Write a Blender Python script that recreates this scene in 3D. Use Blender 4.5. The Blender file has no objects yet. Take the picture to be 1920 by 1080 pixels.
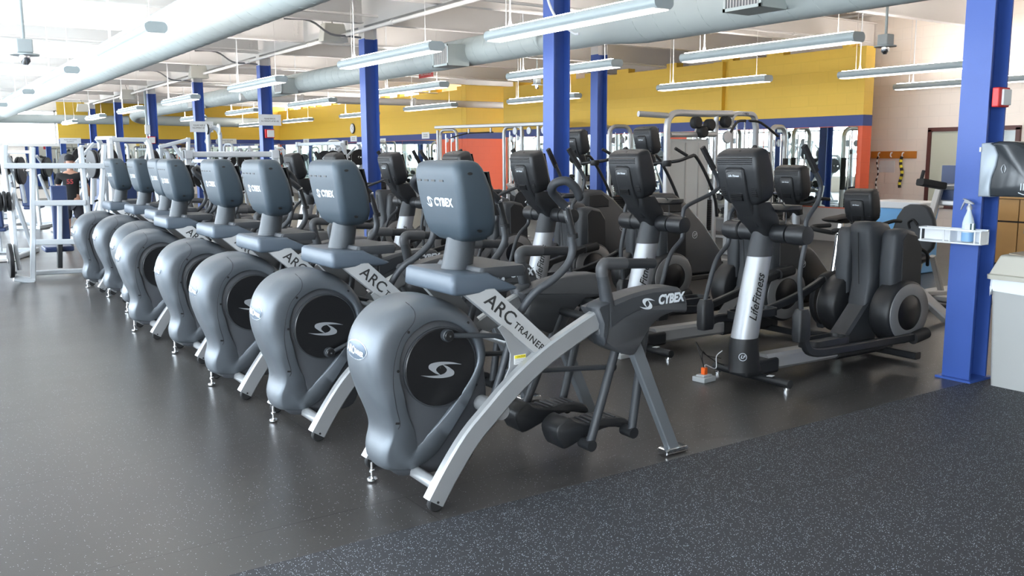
import bpy, bmesh, math, random
import numpy as np
from mathutils import Vector, Matrix, Euler
from mathutils.bvhtree import BVHTree
PI = math.pi
random.seed(7)
SC = bpy.context.scene
COL = SC.collection

# ------------------------------------------------------------------ camera
F0, YAW, PITCH, ROLL, CAMH = 1690.0, .592, .1475, -.005, 1.6
_cy, _sy = math.cos(YAW), math.sin(YAW)
FW = Vector((_sy*math.cos(PITCH), _cy*math.cos(PITCH), -math.sin(PITCH)))
_r = Vector((_cy, -_sy, 0)); _u = _r.cross(FW)
RT = _r*math.cos(ROLL)+_u*math.sin(ROLL)
UP = -_r*math.sin(ROLL)+_u*math.cos(ROLL)
cd = bpy.data.cameras.new('camera'); cam = bpy.data.objects.new('camera', cd); COL.objects.link(cam)
cd.sensor_width = 36; cd.lens = F0*36/1920; cd.clip_start = .05; cd.clip_end = 300
m = Matrix((RT, UP, -FW)).transposed().to_4x4(); m.translation = (0, 0, CAMH); cam.matrix_world = m
SC.camera = cam

# ------------------------------------------------------------------ world, lights, exposure
w = bpy.data.worlds.new('world'); SC.world = w; w.use_nodes = True
bg = w.node_tree.nodes['Background']; bg.inputs[0].default_value = (.84, .92, 1.0, 1); bg.inputs[1].default_value = 9.0
SC.view_settings.view_transform = 'Standard'; SC.view_settings.look = 'None'
SC.view_settings.gamma = 1; SC.view_settings.exposure = 1.25
try: SC.view_settings.use_curve_mapping = False
except Exception: pass
SC.cycles.use_denoising = True
SC.cycles.max_bounces = 7; SC.cycles.diffuse_bounces = 4; SC.cycles.glossy_bounces = 4
SC.cycles.sample_clamp_indirect = 6
SC.cycles.caustics_reflective = False; SC.cycles.caustics_refractive = False
RX0, RX1, RY0, RY1, CEIL = -4.0, 14.0, -6.0, 39.1, 4.15     # the room
def portal(loc, rot, sx, sy):
    l = bpy.data.lights.new('window_portal', 'AREA'); l.shape = 'RECTANGLE'; l.size = sx; l.size_y = sy
    l.cycles.is_portal = True
    o = bpy.data.objects.new('window_portal', l); COL.objects.link(o); o.location = loc; o.rotation_euler = rot
WINS = [(-5.2, -.6), (.2, 4.8), (5.6, 10.2), (11, 15.6), (16.4, 21), (21.8, 26.4), (27.2, 31.8), (32.6, 37.2)]   # Y spans in the left wall
for a, b in WINS: portal((RX0-.15, (a+b)/2, 2.0), (0, -PI/2, 0), 2.6, b-a)
portal((0, RY1+.1, 2.65), (PI/2, 0, PI), 9.5, 1.2)

# ------------------------------------------------------------------ pixel helpers: a photo pixel on a plane of the room
def ray(x, y): return FW+RT*((x-960)/F0)+UP*((540-y)/F0)
def atY(x, y, Y):
    d = ray(x, y); t = Y/d.y; return Vector((d.x*t, Y, CAMH+d.z*t))
def atX(x, y, X):
    d = ray(x, y); t = X/d.x; return Vector((X, d.y*t, CAMH+d.z*t))
def atZ(x, y, Z=0.):
    d = ray(x, y); t = (Z-CAMH)/d.z; return Vector((d.x*t, d.y*t, Z))

# ------------------------------------------------------------------ materials
MATS = {}
def mat(name, col, rough=.5, metal=0., bump=0., bscale=200., coat=0., emit=None, estr=0., spec=None, var=0., vscale=3.):
    if name in MATS: return MATS[name]
    M = bpy.data.materials.new(name); M.use_nodes = True; nt = M.node_tree
    b = nt.nodes['Principled BSDF']
    b.inputs['Base Color'].default_value = (*col, 1); b.inputs['Roughness'].default_value = rough
    b.inputs['Metallic'].default_value = metal; b.inputs['Coat Weight'].default_value = coat
    if spec is not None: b.inputs['Specular IOR Level'].default_value = spec
    if emit: b.inputs['Emission Color'].default_value = (*emit, 1); b.inputs['Emission Strength'].default_value = estr
    tc = nt.nodes.new('ShaderNodeTexCoord')
    if bump:
        n = nt.nodes.new('ShaderNodeTexNoise'); n.inputs['Scale'].default_value = bscale; n.inputs['Detail'].default_value = 2
        nt.links.new(tc.outputs['Object'], n.inputs['Vector'])
        bp = nt.nodes.new('ShaderNodeBump'); bp.inputs['Strength'].default_value = bump; bp.inputs['Distance'].default_value = .002
        nt.links.new(n.outputs[0], bp.inputs['Height']); nt.links.new(bp.outputs[0], b.inputs['Normal'])
    if var:
        n = nt.nodes.new('ShaderNodeTexNoise'); n.inputs['Scale'].default_value = vscale; n.inputs['Detail'].default_value = 3
        nt.links.new(tc.outputs['Object'], n.inputs['Vector'])
        r = nt.nodes.new('ShaderNodeMixRGB'); r.inputs[1].default_value = (*[c*(1-var) for c in col], 1); r.inputs[2].default_value = (*[min(1, c*(1+var)) for c in col], 1)
        nt.links.new(n.outputs[0], r.inputs[0]); nt.links.new(r.outputs[0], b.inputs['Base Color'])
    MATS[name] = M; return M
silver = mat('silver_paint', (.40, .41, .42), .30, .45, .15, 900)
silver2 = mat('dull_silver_frame', (.50, .50, .50), .38, .5, .1, 900)
whitef = mat('white_frame_paint', (.60, .64, .68), .35, .05)
casing = mat('casing_grey', (.138, .155, .174), .38, .45, .2, 1200)
casdark = mat('casing_dark_grey', (.085, .09, .10), .45, .2, .2, 1200)
legm = mat('leg_grey_paint', (.19, .205, .225), .42, .4, .1, 900)
congrey = mat('console_grey', (.046, .065, .083), .44, .15, .25, 1200)
trayg = mat('tray_blue_grey', (.088, .112, .142), .42, .1, .2, 1200)
black = mat('black_plastic', (.016, .017, .019), .38, 0, .25, 900)
bdark = mat('black_gloss_disc', (.008, .008, .009), .32, 0, .1, 500)
char = mat('charcoal_plastic', (.042, .046, .052), .45, .1, .25, 1200)
char2 = mat('charcoal_warm', (.075, .077, .082), .45, .2, .2, 1200)
rubber = mat('black_rubber', (.012, .012, .013), .7, 0, .3, 600)
grip = mat('grip_foam', (.022, .024, .028), .55, 0, .3, 700)
chrome = mat('chrome', (.85, .86, .88), .12, 1)
lfsil = mat('satin_silver', (.46, .48, .51), .42, .55)
ringg = mat('ring_grey', (.20, .20, .205), .4, .2)
white = mat('white_plastic', (.78, .80, .82), .4)
lett = mat('light_lettering', (.66, .70, .74), .4)
blk = mat('black_lettering', (.01, .01, .01), .5)
screen = mat('dark_screen', (.01, .011, .013), .12)
lens = mat('badge_silver', (.45, .50, .56), .2, .7)
badged = mat('badge_blue_grey', (.07, .10, .14), .3, .3)
blue = mat('blue_column_paint', (.042, .100, .38), .42, 0, .2, 60, var=.08)
red = mat('red_paint', (.62, .03, .03), .4)
orange = mat('orange_plastic', (.85, .14, .02), .4)
yel = mat('caution_yellow', (.85, .72, .04), .5)
paper = mat('paper_white', (.78, .79, .79), .7)
ductm = mat('duct_paint', (.56, .61, .59), .5, 0)
steelw = mat('white_steel_paint', (.80, .77, .74), .5, 0, .1, 30)
fixt = mat('fixture_shell', (.36, .41, .42), .4)
tube = mat('fixture_lens', (.9, .9, .88), .5, emit=(1, .93, .88), estr=3.)
wood = mat('maple_wood', (.56, .32, .11), .45, 0, .05, 40, var=.15, vscale=2.)
woodor = mat('orange_wood', (.55, .21, .035), .4, var=.15, vscale=5)
brown = mat('brown_door_frame', (.10, .035, .03), .45)
navy = mat('navy_vinyl', (.03, .05, .13), .35)
purp = mat('slate_vinyl', (.055, .06, .10), .35)
beige = mat('bin_beige', (.52, .50, .43), .5, 0, .1, 300)
beige2 = mat('bin_body_grey', (.46, .47, .46), .5, 0, .1, 300)
plastw = mat('thin_bag_plastic', (.82, .86, .92), .3)
skin = mat('skin', (.50, .27, .19), .55)
cloth = mat('black_cloth', (.012, .012, .014), .9)
iron = mat('plate_iron', (.02, .02, .022), .5, .3)

def mirror_mat():
    M = bpy.data.materials.new('mirror_glass'); M.use_nodes = True; b = M.node_tree.nodes['Principled BSDF']
    b.inputs['Base Color'].default_value = (.80, .88, .85, 1); b.inputs['Metallic'].default_value = 1; b.inputs['Roughness'].default_value = .015
    return M
mirror = mirror_mat()
def glass_mat(name, tint, fac, rough=.02):
    M = bpy.data.materials.new(name); M.use_nodes = True; nt = M.node_tree
    nt.nodes.remove(nt.nodes['Principled BSDF']); o = nt.nodes['Material Output']
    t = nt.nodes.new('ShaderNodeBsdfTransparent'); t.inputs[0].default_value = (*tint, 1)
    g = nt.nodes.new('ShaderNodeBsdfGlossy'); g.inputs[1].default_value = rough
    x = nt.nodes.new('ShaderNodeMixShader'); x.inputs[0].default_value = fac
    nt.links.new(t.outputs[0], x.inputs[1]); nt.links.new(g.outputs[0], x.inputs[2]); nt.links.new(x.outputs[0], o.inputs[0])
    return M
glass = glass_mat('window_glass', (.97, .99, 1), .06)
bluebin = glass_mat('blue_tub_plastic', (.35, .62, .95), .25, .3)

def block_mat(name, col, rough=.55):
    """painted concrete block, mortar grooves as bump"""
    M = bpy.data.materials.new(name); M.use_nodes = True; nt = M.node_tree; b = nt.nodes['Principled BSDF']
    b.inputs['Roughness'].default_value = rough
    g = nt.nodes.new('ShaderNodeNewGeometry'); s = nt.nodes.new('ShaderNodeSeparateXYZ'); nt.links.new(g.outputs['Position'], s.inputs[0])
    a = nt.nodes.new('ShaderNodeMath'); a.operation = 'ADD'; nt.links.new(s.outputs[0], a.inputs[0]); nt.links.new(s.outputs[1], a.inputs[1])
    c = nt.nodes.new('ShaderNodeCombineXYZ'); nt.links.new(a.outputs[0], c.inputs[0]); nt.links.new(s.outputs[2], c.inputs[1])
    br = nt.nodes.new('ShaderNodeTexBrick'); nt.links.new(c.outputs[0], br.inputs['Vector'])
    br.inputs['Scale'].default_value = 1; br.inputs['Brick Width'].default_value = .4064; br.inputs['Row Height'].default_value = .2032
    br.inputs['Mortar Size'].default_value = .006; br.inputs['Mortar Smooth'].default_value = .5
    br.inputs['Color1'].default_value = (*col, 1); br.inputs['Color2'].default_value = (*[k*.985 for k in col], 1); br.inputs['Mortar'].default_value = (*[k*.93 for k in col], 1)
    nt.links.new(br.outputs['Color'], b.inputs['Base Color'])
    bp = nt.nodes.new('ShaderNodeBump'); bp.inputs['Strength'].default_value = .25; bp.inputs['Distance'].default_value = .004; bp.invert = True
    nt.links.new(br.outputs['Fac'], bp.inputs['Height']); nt.links.new(bp.outputs[0], b.inputs['Normal'])
    MATS[name] = M; return M
yellowb = block_mat('yellow_block', (.74, .47, .055))
orangeb = block_mat('orange_block', (.74, .12, .05))
blueb = block_mat('blue_block', (.035, .06, .22))
creamb = block_mat('cream_block', (.93, .84, .75))

def floor_mat(name, base, speck, dens, rough, tile=None):
    """rubber sheet with tiny flecks"""
    M = bpy.data.materials.new(name); M.use_nodes = True; nt = M.node_tree; b = nt.nodes['Principled BSDF']
    g = nt.nodes.new('ShaderNodeNewGeometry')
    v = nt.nodes.new('ShaderNodeTexVoronoi'); v.inputs['Scale'].default_value = 190; nt.links.new(g.outputs['Position'], v.inputs['Vector'])
    wn = nt.nodes.new('ShaderNodeSeparateColor'); nt.links.new(v.outputs['Color'], wn.inputs[0])
    gt = nt.nodes.new('ShaderNodeMath'); gt.operation = 'GREATER_THAN'; gt.inputs[1].default_value = 1-dens; nt.links.new(wn.outputs[0], gt.inputs[0])
    lt = nt.nodes.new('ShaderNodeMath'); lt.operation = 'LESS_THAN'; lt.inputs[1].default_value = .34; nt.links.new(v.outputs['Distance'], lt.inputs[0])
    mu = nt.nodes.new('ShaderNodeMath'); mu.operation = 'MULTIPLY'; nt.links.new(gt.outputs[0], mu.inputs[0]); nt.links.new(lt.outputs[0], mu.inputs[1])
    n = nt.nodes.new('ShaderNodeTexNoise'); n.inputs['Scale'].default_value = 1.3; n.inputs['Detail'].default_value = 5; nt.links.new(g.outputs['Position'], n.inputs['Vector'])
    m1 = nt.nodes.new('ShaderNodeMixRGB'); m1.inputs[1].default_value = (*[k*.8 for k in base], 1); m1.inputs[2].default_value = (*[k*1.25 for k in base], 1); nt.links.new(n.outputs[0], m1.inputs[0])
    m2 = nt.nodes.new('ShaderNodeMixRGB'); nt.links.new(mu.outputs[0], m2.inputs[0]); nt.links.new(m1.outputs[0], m2.inputs[1]); m2.inputs[2].default_value = (*speck, 1)
    src = m2
    if tile:
        br = nt.nodes.new('ShaderNodeTexBrick'); nt.links.new(g.outputs['Position'], br.inputs['Vector'])
        br.inputs['Scale'].default_value = 1; br.inputs['Brick Width'].default_value = tile[0]; br.inputs['Row Height'].default_value = tile[1]; br.inputs['Mortar Size'].default_value = .0022
        m3 = nt.nodes.new('ShaderNodeMixRGB'); nt.links.new(br.outputs['Fac'], m3.inputs[0]); nt.links.new(m2.outputs[0], m3.inputs[1]); m3.inputs[2].default_value = (.006, .006, .007, 1); src = m3
    nt.links.new(src.outputs[0], b.inputs['Base Color'])
    r = nt.nodes.new('ShaderNodeMapRange'); r.inputs[3].default_value = rough-.05; r.inputs[4].default_value = rough+.07; nt.links.new(n.outputs[0], r.inputs[0]); nt.links.new(r.outputs[0], b.inputs['Roughness'])
    n2 = nt.nodes.new('ShaderNodeTexNoise'); n2.inputs['Scale'].default_value = 220; nt.links.new(g.outputs['Position'], n2.inputs['Vector'])
    bp = nt.nodes.new('ShaderNodeBump'); bp.inputs['Strength'].default_value = .22; bp.inputs['Distance'].default_value = .0015
    nt.links.new(n2.outputs[0], bp.inputs['Height']); nt.links.new(bp.outputs[0], b.inputs['Normal'])
    return M
matA = floor_mat('rubber_tiles_dark', (.045, .042, .040), (.55, .60, .66), .035, .32, (3.7, 1.22))
matB = floor_mat('rubber_sheet_flecked', (.029, .031, .036), (.60, .68, .78), .20, .62, (2.6, 9.0))

# ------------------------------------------------------------------ mesh helpers
class MB:
    def __init__(s): s.b = bmesh.new()
    def box(s, c, d, rot=None, taper=None):
        vs = []
        for i in (-1, 1):
            for j in (-1, 1):
                for k in (-1, 1):
                    t = 1 if not taper or k < 0 else taper
                    v = Vector((i*d[0]/2*t, j*d[1]/2*t, k*d[2]/2))
                    if rot is not None: v = rot @ v
                    vs.append(s.b.verts.new(v+Vector(c)))
        for f in ((0, 1, 3, 2), (4, 6, 7, 5), (0, 4, 5, 1), (2, 3, 7, 6), (0, 2, 6, 4), (1, 5, 7, 3)): s.b.faces.new([vs[q] for q in f])
        return s
    def rings(s, rings, caps=True, closed=False):
        R = [[s.b.verts.new(p) for p in r] for r in rings]; n = len(R[0])
        pairs = list(zip(R, R[1:]))
        if closed: pairs.append((R[-1], R[0]))
        for a, c in pairs:
            for i in range(n):
                j = (i+1) % n; s.b.faces.new((a[i], a[j], c[j], c[i]))
        if caps and not closed:
            s.b.faces.new(R[0][::-1]); s.b.faces.new(R[-1])
        return s
    def strip(s, rows):
        """open grid of rows of points"""
        R = [[s.b.verts.new(p) for p in r] for r in rows]
        for a, c in zip(R, R[1:]):
            for i in range(len(a)-1): s.b.faces.new((a[i], a[i+1], c[i+1], c[i]))
        return s
    def tube(s, pts, r, n=10, closed=False, flat=1., caps=True, upv=None):
        pts = [Vector(p) for p in pts]; m = len(pts); rr = r if isinstance(r, (list, tuple)) else [r]*m
        rings = []; prev = None
        for i, p in enumerate(pts):
            a = pts[(i-1) % m] if (i > 0 or closed) else p; c = pts[(i+1) % m] if (i < m-1 or closed) else p
            t = (c-a).normalized()
            if prev is None:
                h = Vector(upv) if upv else (Vector((0, 0, 1)) if abs(t.z) < .9 else Vector((1, 0, 0)))
                u = (h-t*h.dot(t)).normalized()
            else:
                u = (prev-t*prev.dot(t)); u = u.normalized() if u.length > 1e-6 else prev
            prev = u; v = t.cross(u)
            rings.append([p+(u*math.cos(2*PI*k/n)+v*math.sin(2*PI*k/n)*flat)*rr[i] for k in range(n)])
        return s.rings(rings, caps, closed)
    def bar(s, pts, w, h, side, mitre=True):
        """rectangular tube along pts; 'side' = axis of width w"""
        pts = [Vector(p) for p in pts]; S = Vector(side).normalized(); rings = []; m = len(pts)
        for i, p in enumerate(pts):
            a = pts[i-1] if i else p; c = pts[i+1] if i < m-1 else p
            t = (c-a).normalized(); sd = (S-t*S.dot(t)).normalized(); u = t.cross(sd)
            k = 1.
            if 0 < i < m-1:
                d = max(-1, min(1, (pts[i]-pts[i-1]).normalized().dot((pts[i+1]-pts[i]).normalized()))); k = 1/max(.5, math.sqrt((1+d)/2))
            e = .18*min(w, h)
            prof = [(-w/2+e, -h/2), (w/2-e, -h/2), (w/2, -h/2+e), (w/2, h/2-e), (w/2-e, h/2), (-w/2+e, h/2), (-w/2, h/2-e), (-w/2, -h/2+e)]
            rings.append([p+sd*x+u*y*k for x, y in prof])
        return s.rings(rings)
    def prism(s, poly, ax, lo, hi, bev=0.):
        """poly in the two other axes ('x': (y,z), 'y': (x,z), 'z': (x,y)); extruded lo..hi, edges chamfered by bev"""
        def P(p, t):
            return {'x': (t, p[0], p[1]), 'y': (p[0], t, p[1]), 'z': (p[0], p[1], t)}[ax]
        q = [Vector(p).to_2d() if len(p) > 2 else Vector(p) for p in poly]; n = len(q)
        if bev:
            ins = inset(q, bev)
            sec = [(ins, lo), (q, lo+bev), (q, hi-bev), (ins, hi)]
        else: sec = [(q, lo), (q, hi)]
        return s.rings([[P(p, t) for p in pl] for pl, t in sec])
    def disc(s, c, axis, r, d, n=32, bev=0., inner=None, rz=None):
        """short cylinder, centre c, along axis, optional hole; rz = second radius (vertical)"""
        A = Vector(axis).normalized(); u = (Vector((0, 0, 1)) if abs(A.z) < .9 else Vector((1, 0, 0))); u = (u-A*u.dot(A)).normalized(); v = A.cross(u); c = Vector(c)
        rz = rz or r
        def ring(R, h, f=1.): return [c+A*h+(u*math.cos(2*PI*k/n)*rz*R/r+v*math.sin(2*PI*k/n)*R) for k in range(n)]
        if inner: return s.rings([ring(inner, -d/2), ring(r-bev, -d/2), ring(r, -d/2+bev), ring(r, d/2-bev), ring(r-bev, d/2), ring(inner, d/2)], closed=True)
        return s.rings([ring(r-bev, -d/2), ring(r, -d/2+bev), ring(r, d/2-bev), ring(r-bev, d/2)] if bev else [ring(r, -d/2), ring(r, d/2)])
    def lathe(s, prof, c=(0, 0, 0), n=24, axis='z'):
        rings = []
        for r, h in prof:
            r = max(r, .0005)
            if axis == 'z': rings.append([(c[0]+r*math.cos(2*PI*k/n), c[1]+r*math.sin(2*PI*k/n), c[2]+h) for k in range(n)])
            elif axis == 'y': rings.append([(c[0]+r*math.cos(2*PI*k/n), c[1]+h, c[2]+r*math.sin(2*PI*k/n)) for k in range(n)])
            else: rings.append([(c[0]+h, c[1]+r*math.cos(2*PI*k/n), c[2]+r*math.sin(2*PI*k/n)) for k in range(n)])
        return s.rings(rings)
    def xf(s, M):
        for v in s.b.verts: v.co = M @ v.co
        return s
    def build(s, name, mt, parent=None, smooth=40, bevel=0., sub=0):
        me = bpy.data.meshes.new(name); bmesh.ops.recalc_face_normals(s.b, faces=s.b.faces[:]); s.b.to_mesh(me); s.b.free()
        me.materials.append(mt)
        o = bpy.data.objects.new(name, me); COL.objects.link(o)
        if parent is not None: o.parent = parent
        if bevel:
            b = o.modifiers.new('bevel', 'BEVEL'); b.width = bevel; b.segments = 2; b.limit_method = 'ANGLE'; b.angle_limit = math.radians(35)
        if sub:
            b = o.modifiers.new('sub', 'SUBSURF'); b.levels = sub; b.render_levels = sub
        if smooth:
            me.polygons.foreach_set('use_smooth', [True]*len(me.polygons))
            if smooth < 180 and not sub:
                try: me.set_sharp_from_angle(angle=math.radians(smooth))
                except Exception: pass
        return o
def inset(q, d):
    n = len(q); out = []
    area = sum(q[i].x*q[(i+1) % n].y-q[(i+1) % n].x*q[i].y for i in range(n)); sg = 1 if area > 0 else -1
    for i in range(n):
        a = (q[i]-q[i-1]); b = (q[(i+1) % n]-q[i])
        a = a.normalized() if a.length else a; b = b.normalized() if b.length else b
        na = Vector((-a.y, a.x))*sg; nb = Vector((-b.y, b.x))*sg; k = na+nb
        if k.length < 1e-6: k = na
        k = k.normalized(); c = max(.45, k.dot(na)); out.append(q[i]+k*(d/c))
    return out
def spline(pts, n=6, closed=False):
    """Catmull-Rom through pts"""
    P = [Vector(p) for p in pts]; m = len(P); out = []
    rng = range(m if closed else m-1)
    for i in rng:
        p0 = P[i-1] if (i > 0 or closed) else P[0]*2-P[1]; p1 = P[i]; p2 = P[(i+1) % m]
        p3 = P[(i+2) % m] if (i+2 < m or closed) else P[-1]*2-P[-2]
        for k in range(n):
            t = k/n; out.append(.5*((2*p1)+(p2-p0)*t+(2*p0-5*p1+4*p2-p3)*t*t+(3*p1-p0-3*p2+p3)*t**3))
    if not closed: out.append(P[-1])
    return out
def rrect(x0, x1, y0, y1, r, n=4):
    r = min(r, (x1-x0)/2*.98, (y1-y0)/2*.98); out = []
    for cx, cy, a in ((x1-r, y1-r, 0), (x0+r, y1-r, 90), (x0+r, y0+r, 180), (x1-r, y0+r, 270)):
        for k in range(n+1):
            t = math.radians(a+90*k/n); out.append((cx+r*math.cos(t), cy+r*math.sin(t)))
    return out
def tag(o, label, cat, group=None, kind=None):
    if label: o['label'] = label
    if cat: o['category'] = cat
    if group: o['group'] = group
    if kind: o['kind'] = kind
    return o
def thing(name, label, cat, loc=(0, 0, 0), rz=0., group=None):
    o = bpy.data.objects.new(name, None); COL.objects.link(o); o.empty_display_size = .1
    o.location = loc; o.rotation_euler = (0, 0, rz); return tag(o, label, cat, group)
def struct(o): o['kind'] = 'structure'; return o
CH = {}
def copy_tree(o, parent=None):
    c = o.copy(); COL.objects.link(c); c.parent = parent
    for ch in list(o.children): copy_tree(ch, c)
    return c
def relabel(o, label): o['label'] = label; return o
_fonts = {}
def text(name, body, size, mt, parent, M, shear=0., bold=0., xs=1., ext=.0008, align='CENTER', sp=1.):
    cu = bpy.data.curves.new('txt', 'FONT'); cu.body = body; cu.size = size; cu.shear = shear; cu.offset = bold; cu.extrude = ext
    cu.align_x = align; cu.align_y = 'CENTER'; cu.resolution_u = 3; cu.space_character = sp
    t = bpy.data.objects.new('txt', cu); COL.objects.link(t); bpy.context.view_layer.update()
    me = bpy.data.meshes.new_from_object(t.evaluated_get(bpy.context.evaluated_depsgraph_get())); bpy.data.objects.remove(t); bpy.data.curves.remove(cu)
    me.name = name; me.transform(M @ Matrix.Diagonal((xs, 1, 1, 1))); me.materials.clear(); me.materials.append(mt)
    o = bpy.data.objects.new(name, me); COL.objects.link(o); o.parent = parent; return o
def frame(o, x, y):
    """matrix whose local x runs along x, y along y, at o"""
    X = Vector(x).normalized(); Z = X.cross(Vector(y)).normalized(); Y = Z.cross(X)
    M = Matrix((X, Y, Z)).transposed().to_4x4(); M.translation = Vector(o); return M
def polymesh(name, polys, mt, parent, M, th=.0012):
    b = MB()
    for p in polys: b.prism(p, 'z', 0, th)
    b.xf(M); return b.build(name, mt, parent, smooth=0)
def eye_logo():
    """the two-crescent eye mark in the square -1..1"""
    outer = spline([(1., .32, 0), (.51, .78, 0), (.015, 1.02, 0), (-.38, 1.02, 0), (-.58, .84, 0), (-.61, .44, 0), (-.48, .06, 0), (-.28, -.35, 0), (-.04, -.66, 0)], 4)
    inner = spline([(-.04, -.66, 0), (-.18, -.27, 0), (-.26, .03, 0), (-.23, .31, 0), (-.085, .55, 0), (.21, .62, 0), (.56, .53, 0), (1., .32, 0)], 4)
    a = [(p.x, p.y) for p in outer]+[(p.x, p.y) for p in inner[1:-1]]
    return [a, [(-x, -y) for x, y in a]]
def spl2(pts, n=5, closed=False): return [(p.x, p.y) for p in spline([(a, b, 0) for a, b in pts], n, closed)]
# ------------------------------------------------------------------ room shell
SEAM = 3.325
struct(MB().box(((RX0+17)/2, (SEAM+RY1)/2+.2, -.05), (17-RX0+1, RY1-SEAM+.4, .1)).build('floor', matA, smooth=0))
struct(MB().box(((RX0+17)/2, (SEAM+RY0)/2-.2, -.0485), (17-RX0+1, SEAM-RY0+.4, .1)).build('floor_front', matB, smooth=0))
ceilm = mat('ceiling_deck', (.84, .82, .79), .6, 0, .0)
b = MB(); b.box(((RX0+17)/2, (RY0+RY1)/2, CEIL+.1), (17-RX0+1, RY1-RY0+1, .1))
for k in range(int((17-RX0)/.6)): b.box((RX0+.3+k*.6, (RY0+RY1)/2, CEIL+.035), (.22, RY1-RY0, .05))
struct(b.build('ceiling', ceilm, smooth=0))
# far wall: big window, yellow block, blue stripe, mirror
WX = 5.2
def blk_box(name, x0, x1, y0, y1, z0, z1, m_): return struct(MB().box(((x0+x1)/2, (y0+y1)/2, (z0+z1)/2), (x1-x0, y1-y0, z1-z0)).build(name, m_, smooth=0))
blk_box('wall_far', WX, RX1+.3, RY1, RY1+.25, 2.27, CEIL+.1, yellowb)
blk_box('wall_far_stripe', WX, RX1+.3, RY1-.003, RY1+.25, 2.10, 2.27, blueb)
blk_box('wall_far_lower', RX0, RX1+.3, RY1+.02, RY1+.25, 0, 2.10, creamb)
blk_box('wall_far_header', RX0, WX, RY1, RY1+.25, 3.35, CEIL+.1, creamb)
blk_box('wall_far_sill', RX0, WX, RY1-.05, RY1+.25, 1.98, 2.10, steelw)
b = MB()
for x in (-3.95, -2.1, .3, 2.7, 5.12): b.box((x, RY1+.1, 2.72), (.07, .1, 1.26))
b.box(((RX0+WX)/2, RY1+.1, 3.32), (WX-RX0, .1, .06)); struct(b.build('window_1', steelw, smooth=0))
struct(MB().box(((RX0+WX)/2, RY1+.12, 2.72), (WX-RX0-.1, .01, 1.26)).build('window_1_glass', glass, smooth=0))
def mirror_on(name, label, p0, p1, n):
    """a run of n mirror sheets between two opposite corners, set on a wall"""
    a, c = Vector(p0), Vector(p1); ax = 0 if abs(c.x-a.x) > abs(c.y-a.y) else 1
    nx = Vector((-1, 0, 0)) if ax == 1 else Vector((0, -1, 0)); w_ = (c[ax]-a[ax])/n
    for k in range(n):
        m0 = a.copy(); m1 = c.copy(); m0[ax] = a[ax]+w_*k+.012; m1[ax] = a[ax]+w_*(k+1)-.012
        d = m1-m0; e = Vector((abs(d.x) or .012, abs(d.y) or .012, abs(d.z)))
        o = MB().box((m0+m1)/2+nx*.01, e).build(name, mirror, smooth=0)
        tag(o, (['first', 'second', 'third', 'fourth', 'fifth', 'sixth'][k]+' '+label) if n > 1 else label, 'mirror', 'wall mirror panels' + (' on the far wall' if ax == 0 else ' along the yellow side wall'))
mirror_on('wall_mirror', 'frameless mirror panel from the left on the far wall under the blue stripe', (4.0, RY1, .35), (13.9, RY1, 2.09), 6)
# yellow side wall X = 14 in two runs with an alcove between
Y1a, Y1b, Y2a = 9.83, 21.2, 23.2
for (ya, yb, i) in ((Y1a, Y1b, 1), (Y2a+.26, RY1, 2)):
    blk_box('wall_right_upper', RX1, RX1+.26, ya, yb, 2.25, 3.42 if i == 1 else 3.5, yellowb)
    blk_box('wall_right_stripe', RX1-.003, RX1+.263, ya-.003, yb, 2.06, 2.25, blueb)
    blk_box('wall_right_lower', RX1, RX1+.26, ya, yb, 0, 2.06, orangeb)
basem = mat('grey_block_base', (.34, .33, .32), .6)
for ya, yb, i in ((Y1a, Y1b, 1), (Y2a+.26, RY1, 2)): blk_box('wall_right_base', RX1-.012, RX1+.272, ya-.01, yb, 0, .60, basem)
b = MB(); random.seed(3)
for ya, yb, z in ((Y1a, Y1b, 3.42), (Y2a, RY1, 3.5)):
    y = ya+.4
    while y < yb-.4:
        b.box((RX1+.12, y, z+.05), (.2, random.choice((.2, .3, .4)), .1)); y += random.choice((1.2, .8, 1.6))
struct(b.build('wall_right_top_blocks', yellowb, smooth=0))
blk_box('wall_right_pier', RX1-.09, RX1+.26, 13.05, 13.3, 2.25, 3.42, yellowb)
blk_box('wall_alcove_back', RX1+2.4, RX1+2.65, 20, 25, 0, CEIL, yellowb)
blk_box('wall_alcove_lower', RX1, RX1+2.5, Y2a, Y2a+.25, 0, 2.06, orangeb)
blk_box('wall_alcove_stripe', RX1, RX1+2.5, Y2a-.003, Y2a+.25, 2.06, 2.25, blueb)
blk_box('wall_alcove_upper', RX1, RX1+2.5, Y2a, Y2a+.25, 2.25, CEIL, yellowb)
mirror_on('wall_mirror', 'frameless mirror panel beyond the alcove on the yellow side wall', (RX1, 25.0, .62), (RX1, 38.9, 2.05), 6)
mirror_on('wall_mirror', 'frameless mirror panel from the right end of the yellow side wall', (RX1, 9.90, .62), (RX1, 14.1, 2.05), 2)
mirror_on('wall_mirror', 'frameless mirror panel of the middle run beside the alcove', (RX1, 14.7, .62), (RX1, 21.0, 2.05), 3)
# cream wall beyond the yellow run, with a window in a brown frame
XW = 15.6
blk_box('wall_right_cream', XW, XW+.25, RY0, 9.1, 0, CEIL+.1, creamb)
blk_box('wall_right_cream_far', XW, XW+.25, 9.1, 20, 0, CEIL+.1, creamb)
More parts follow.
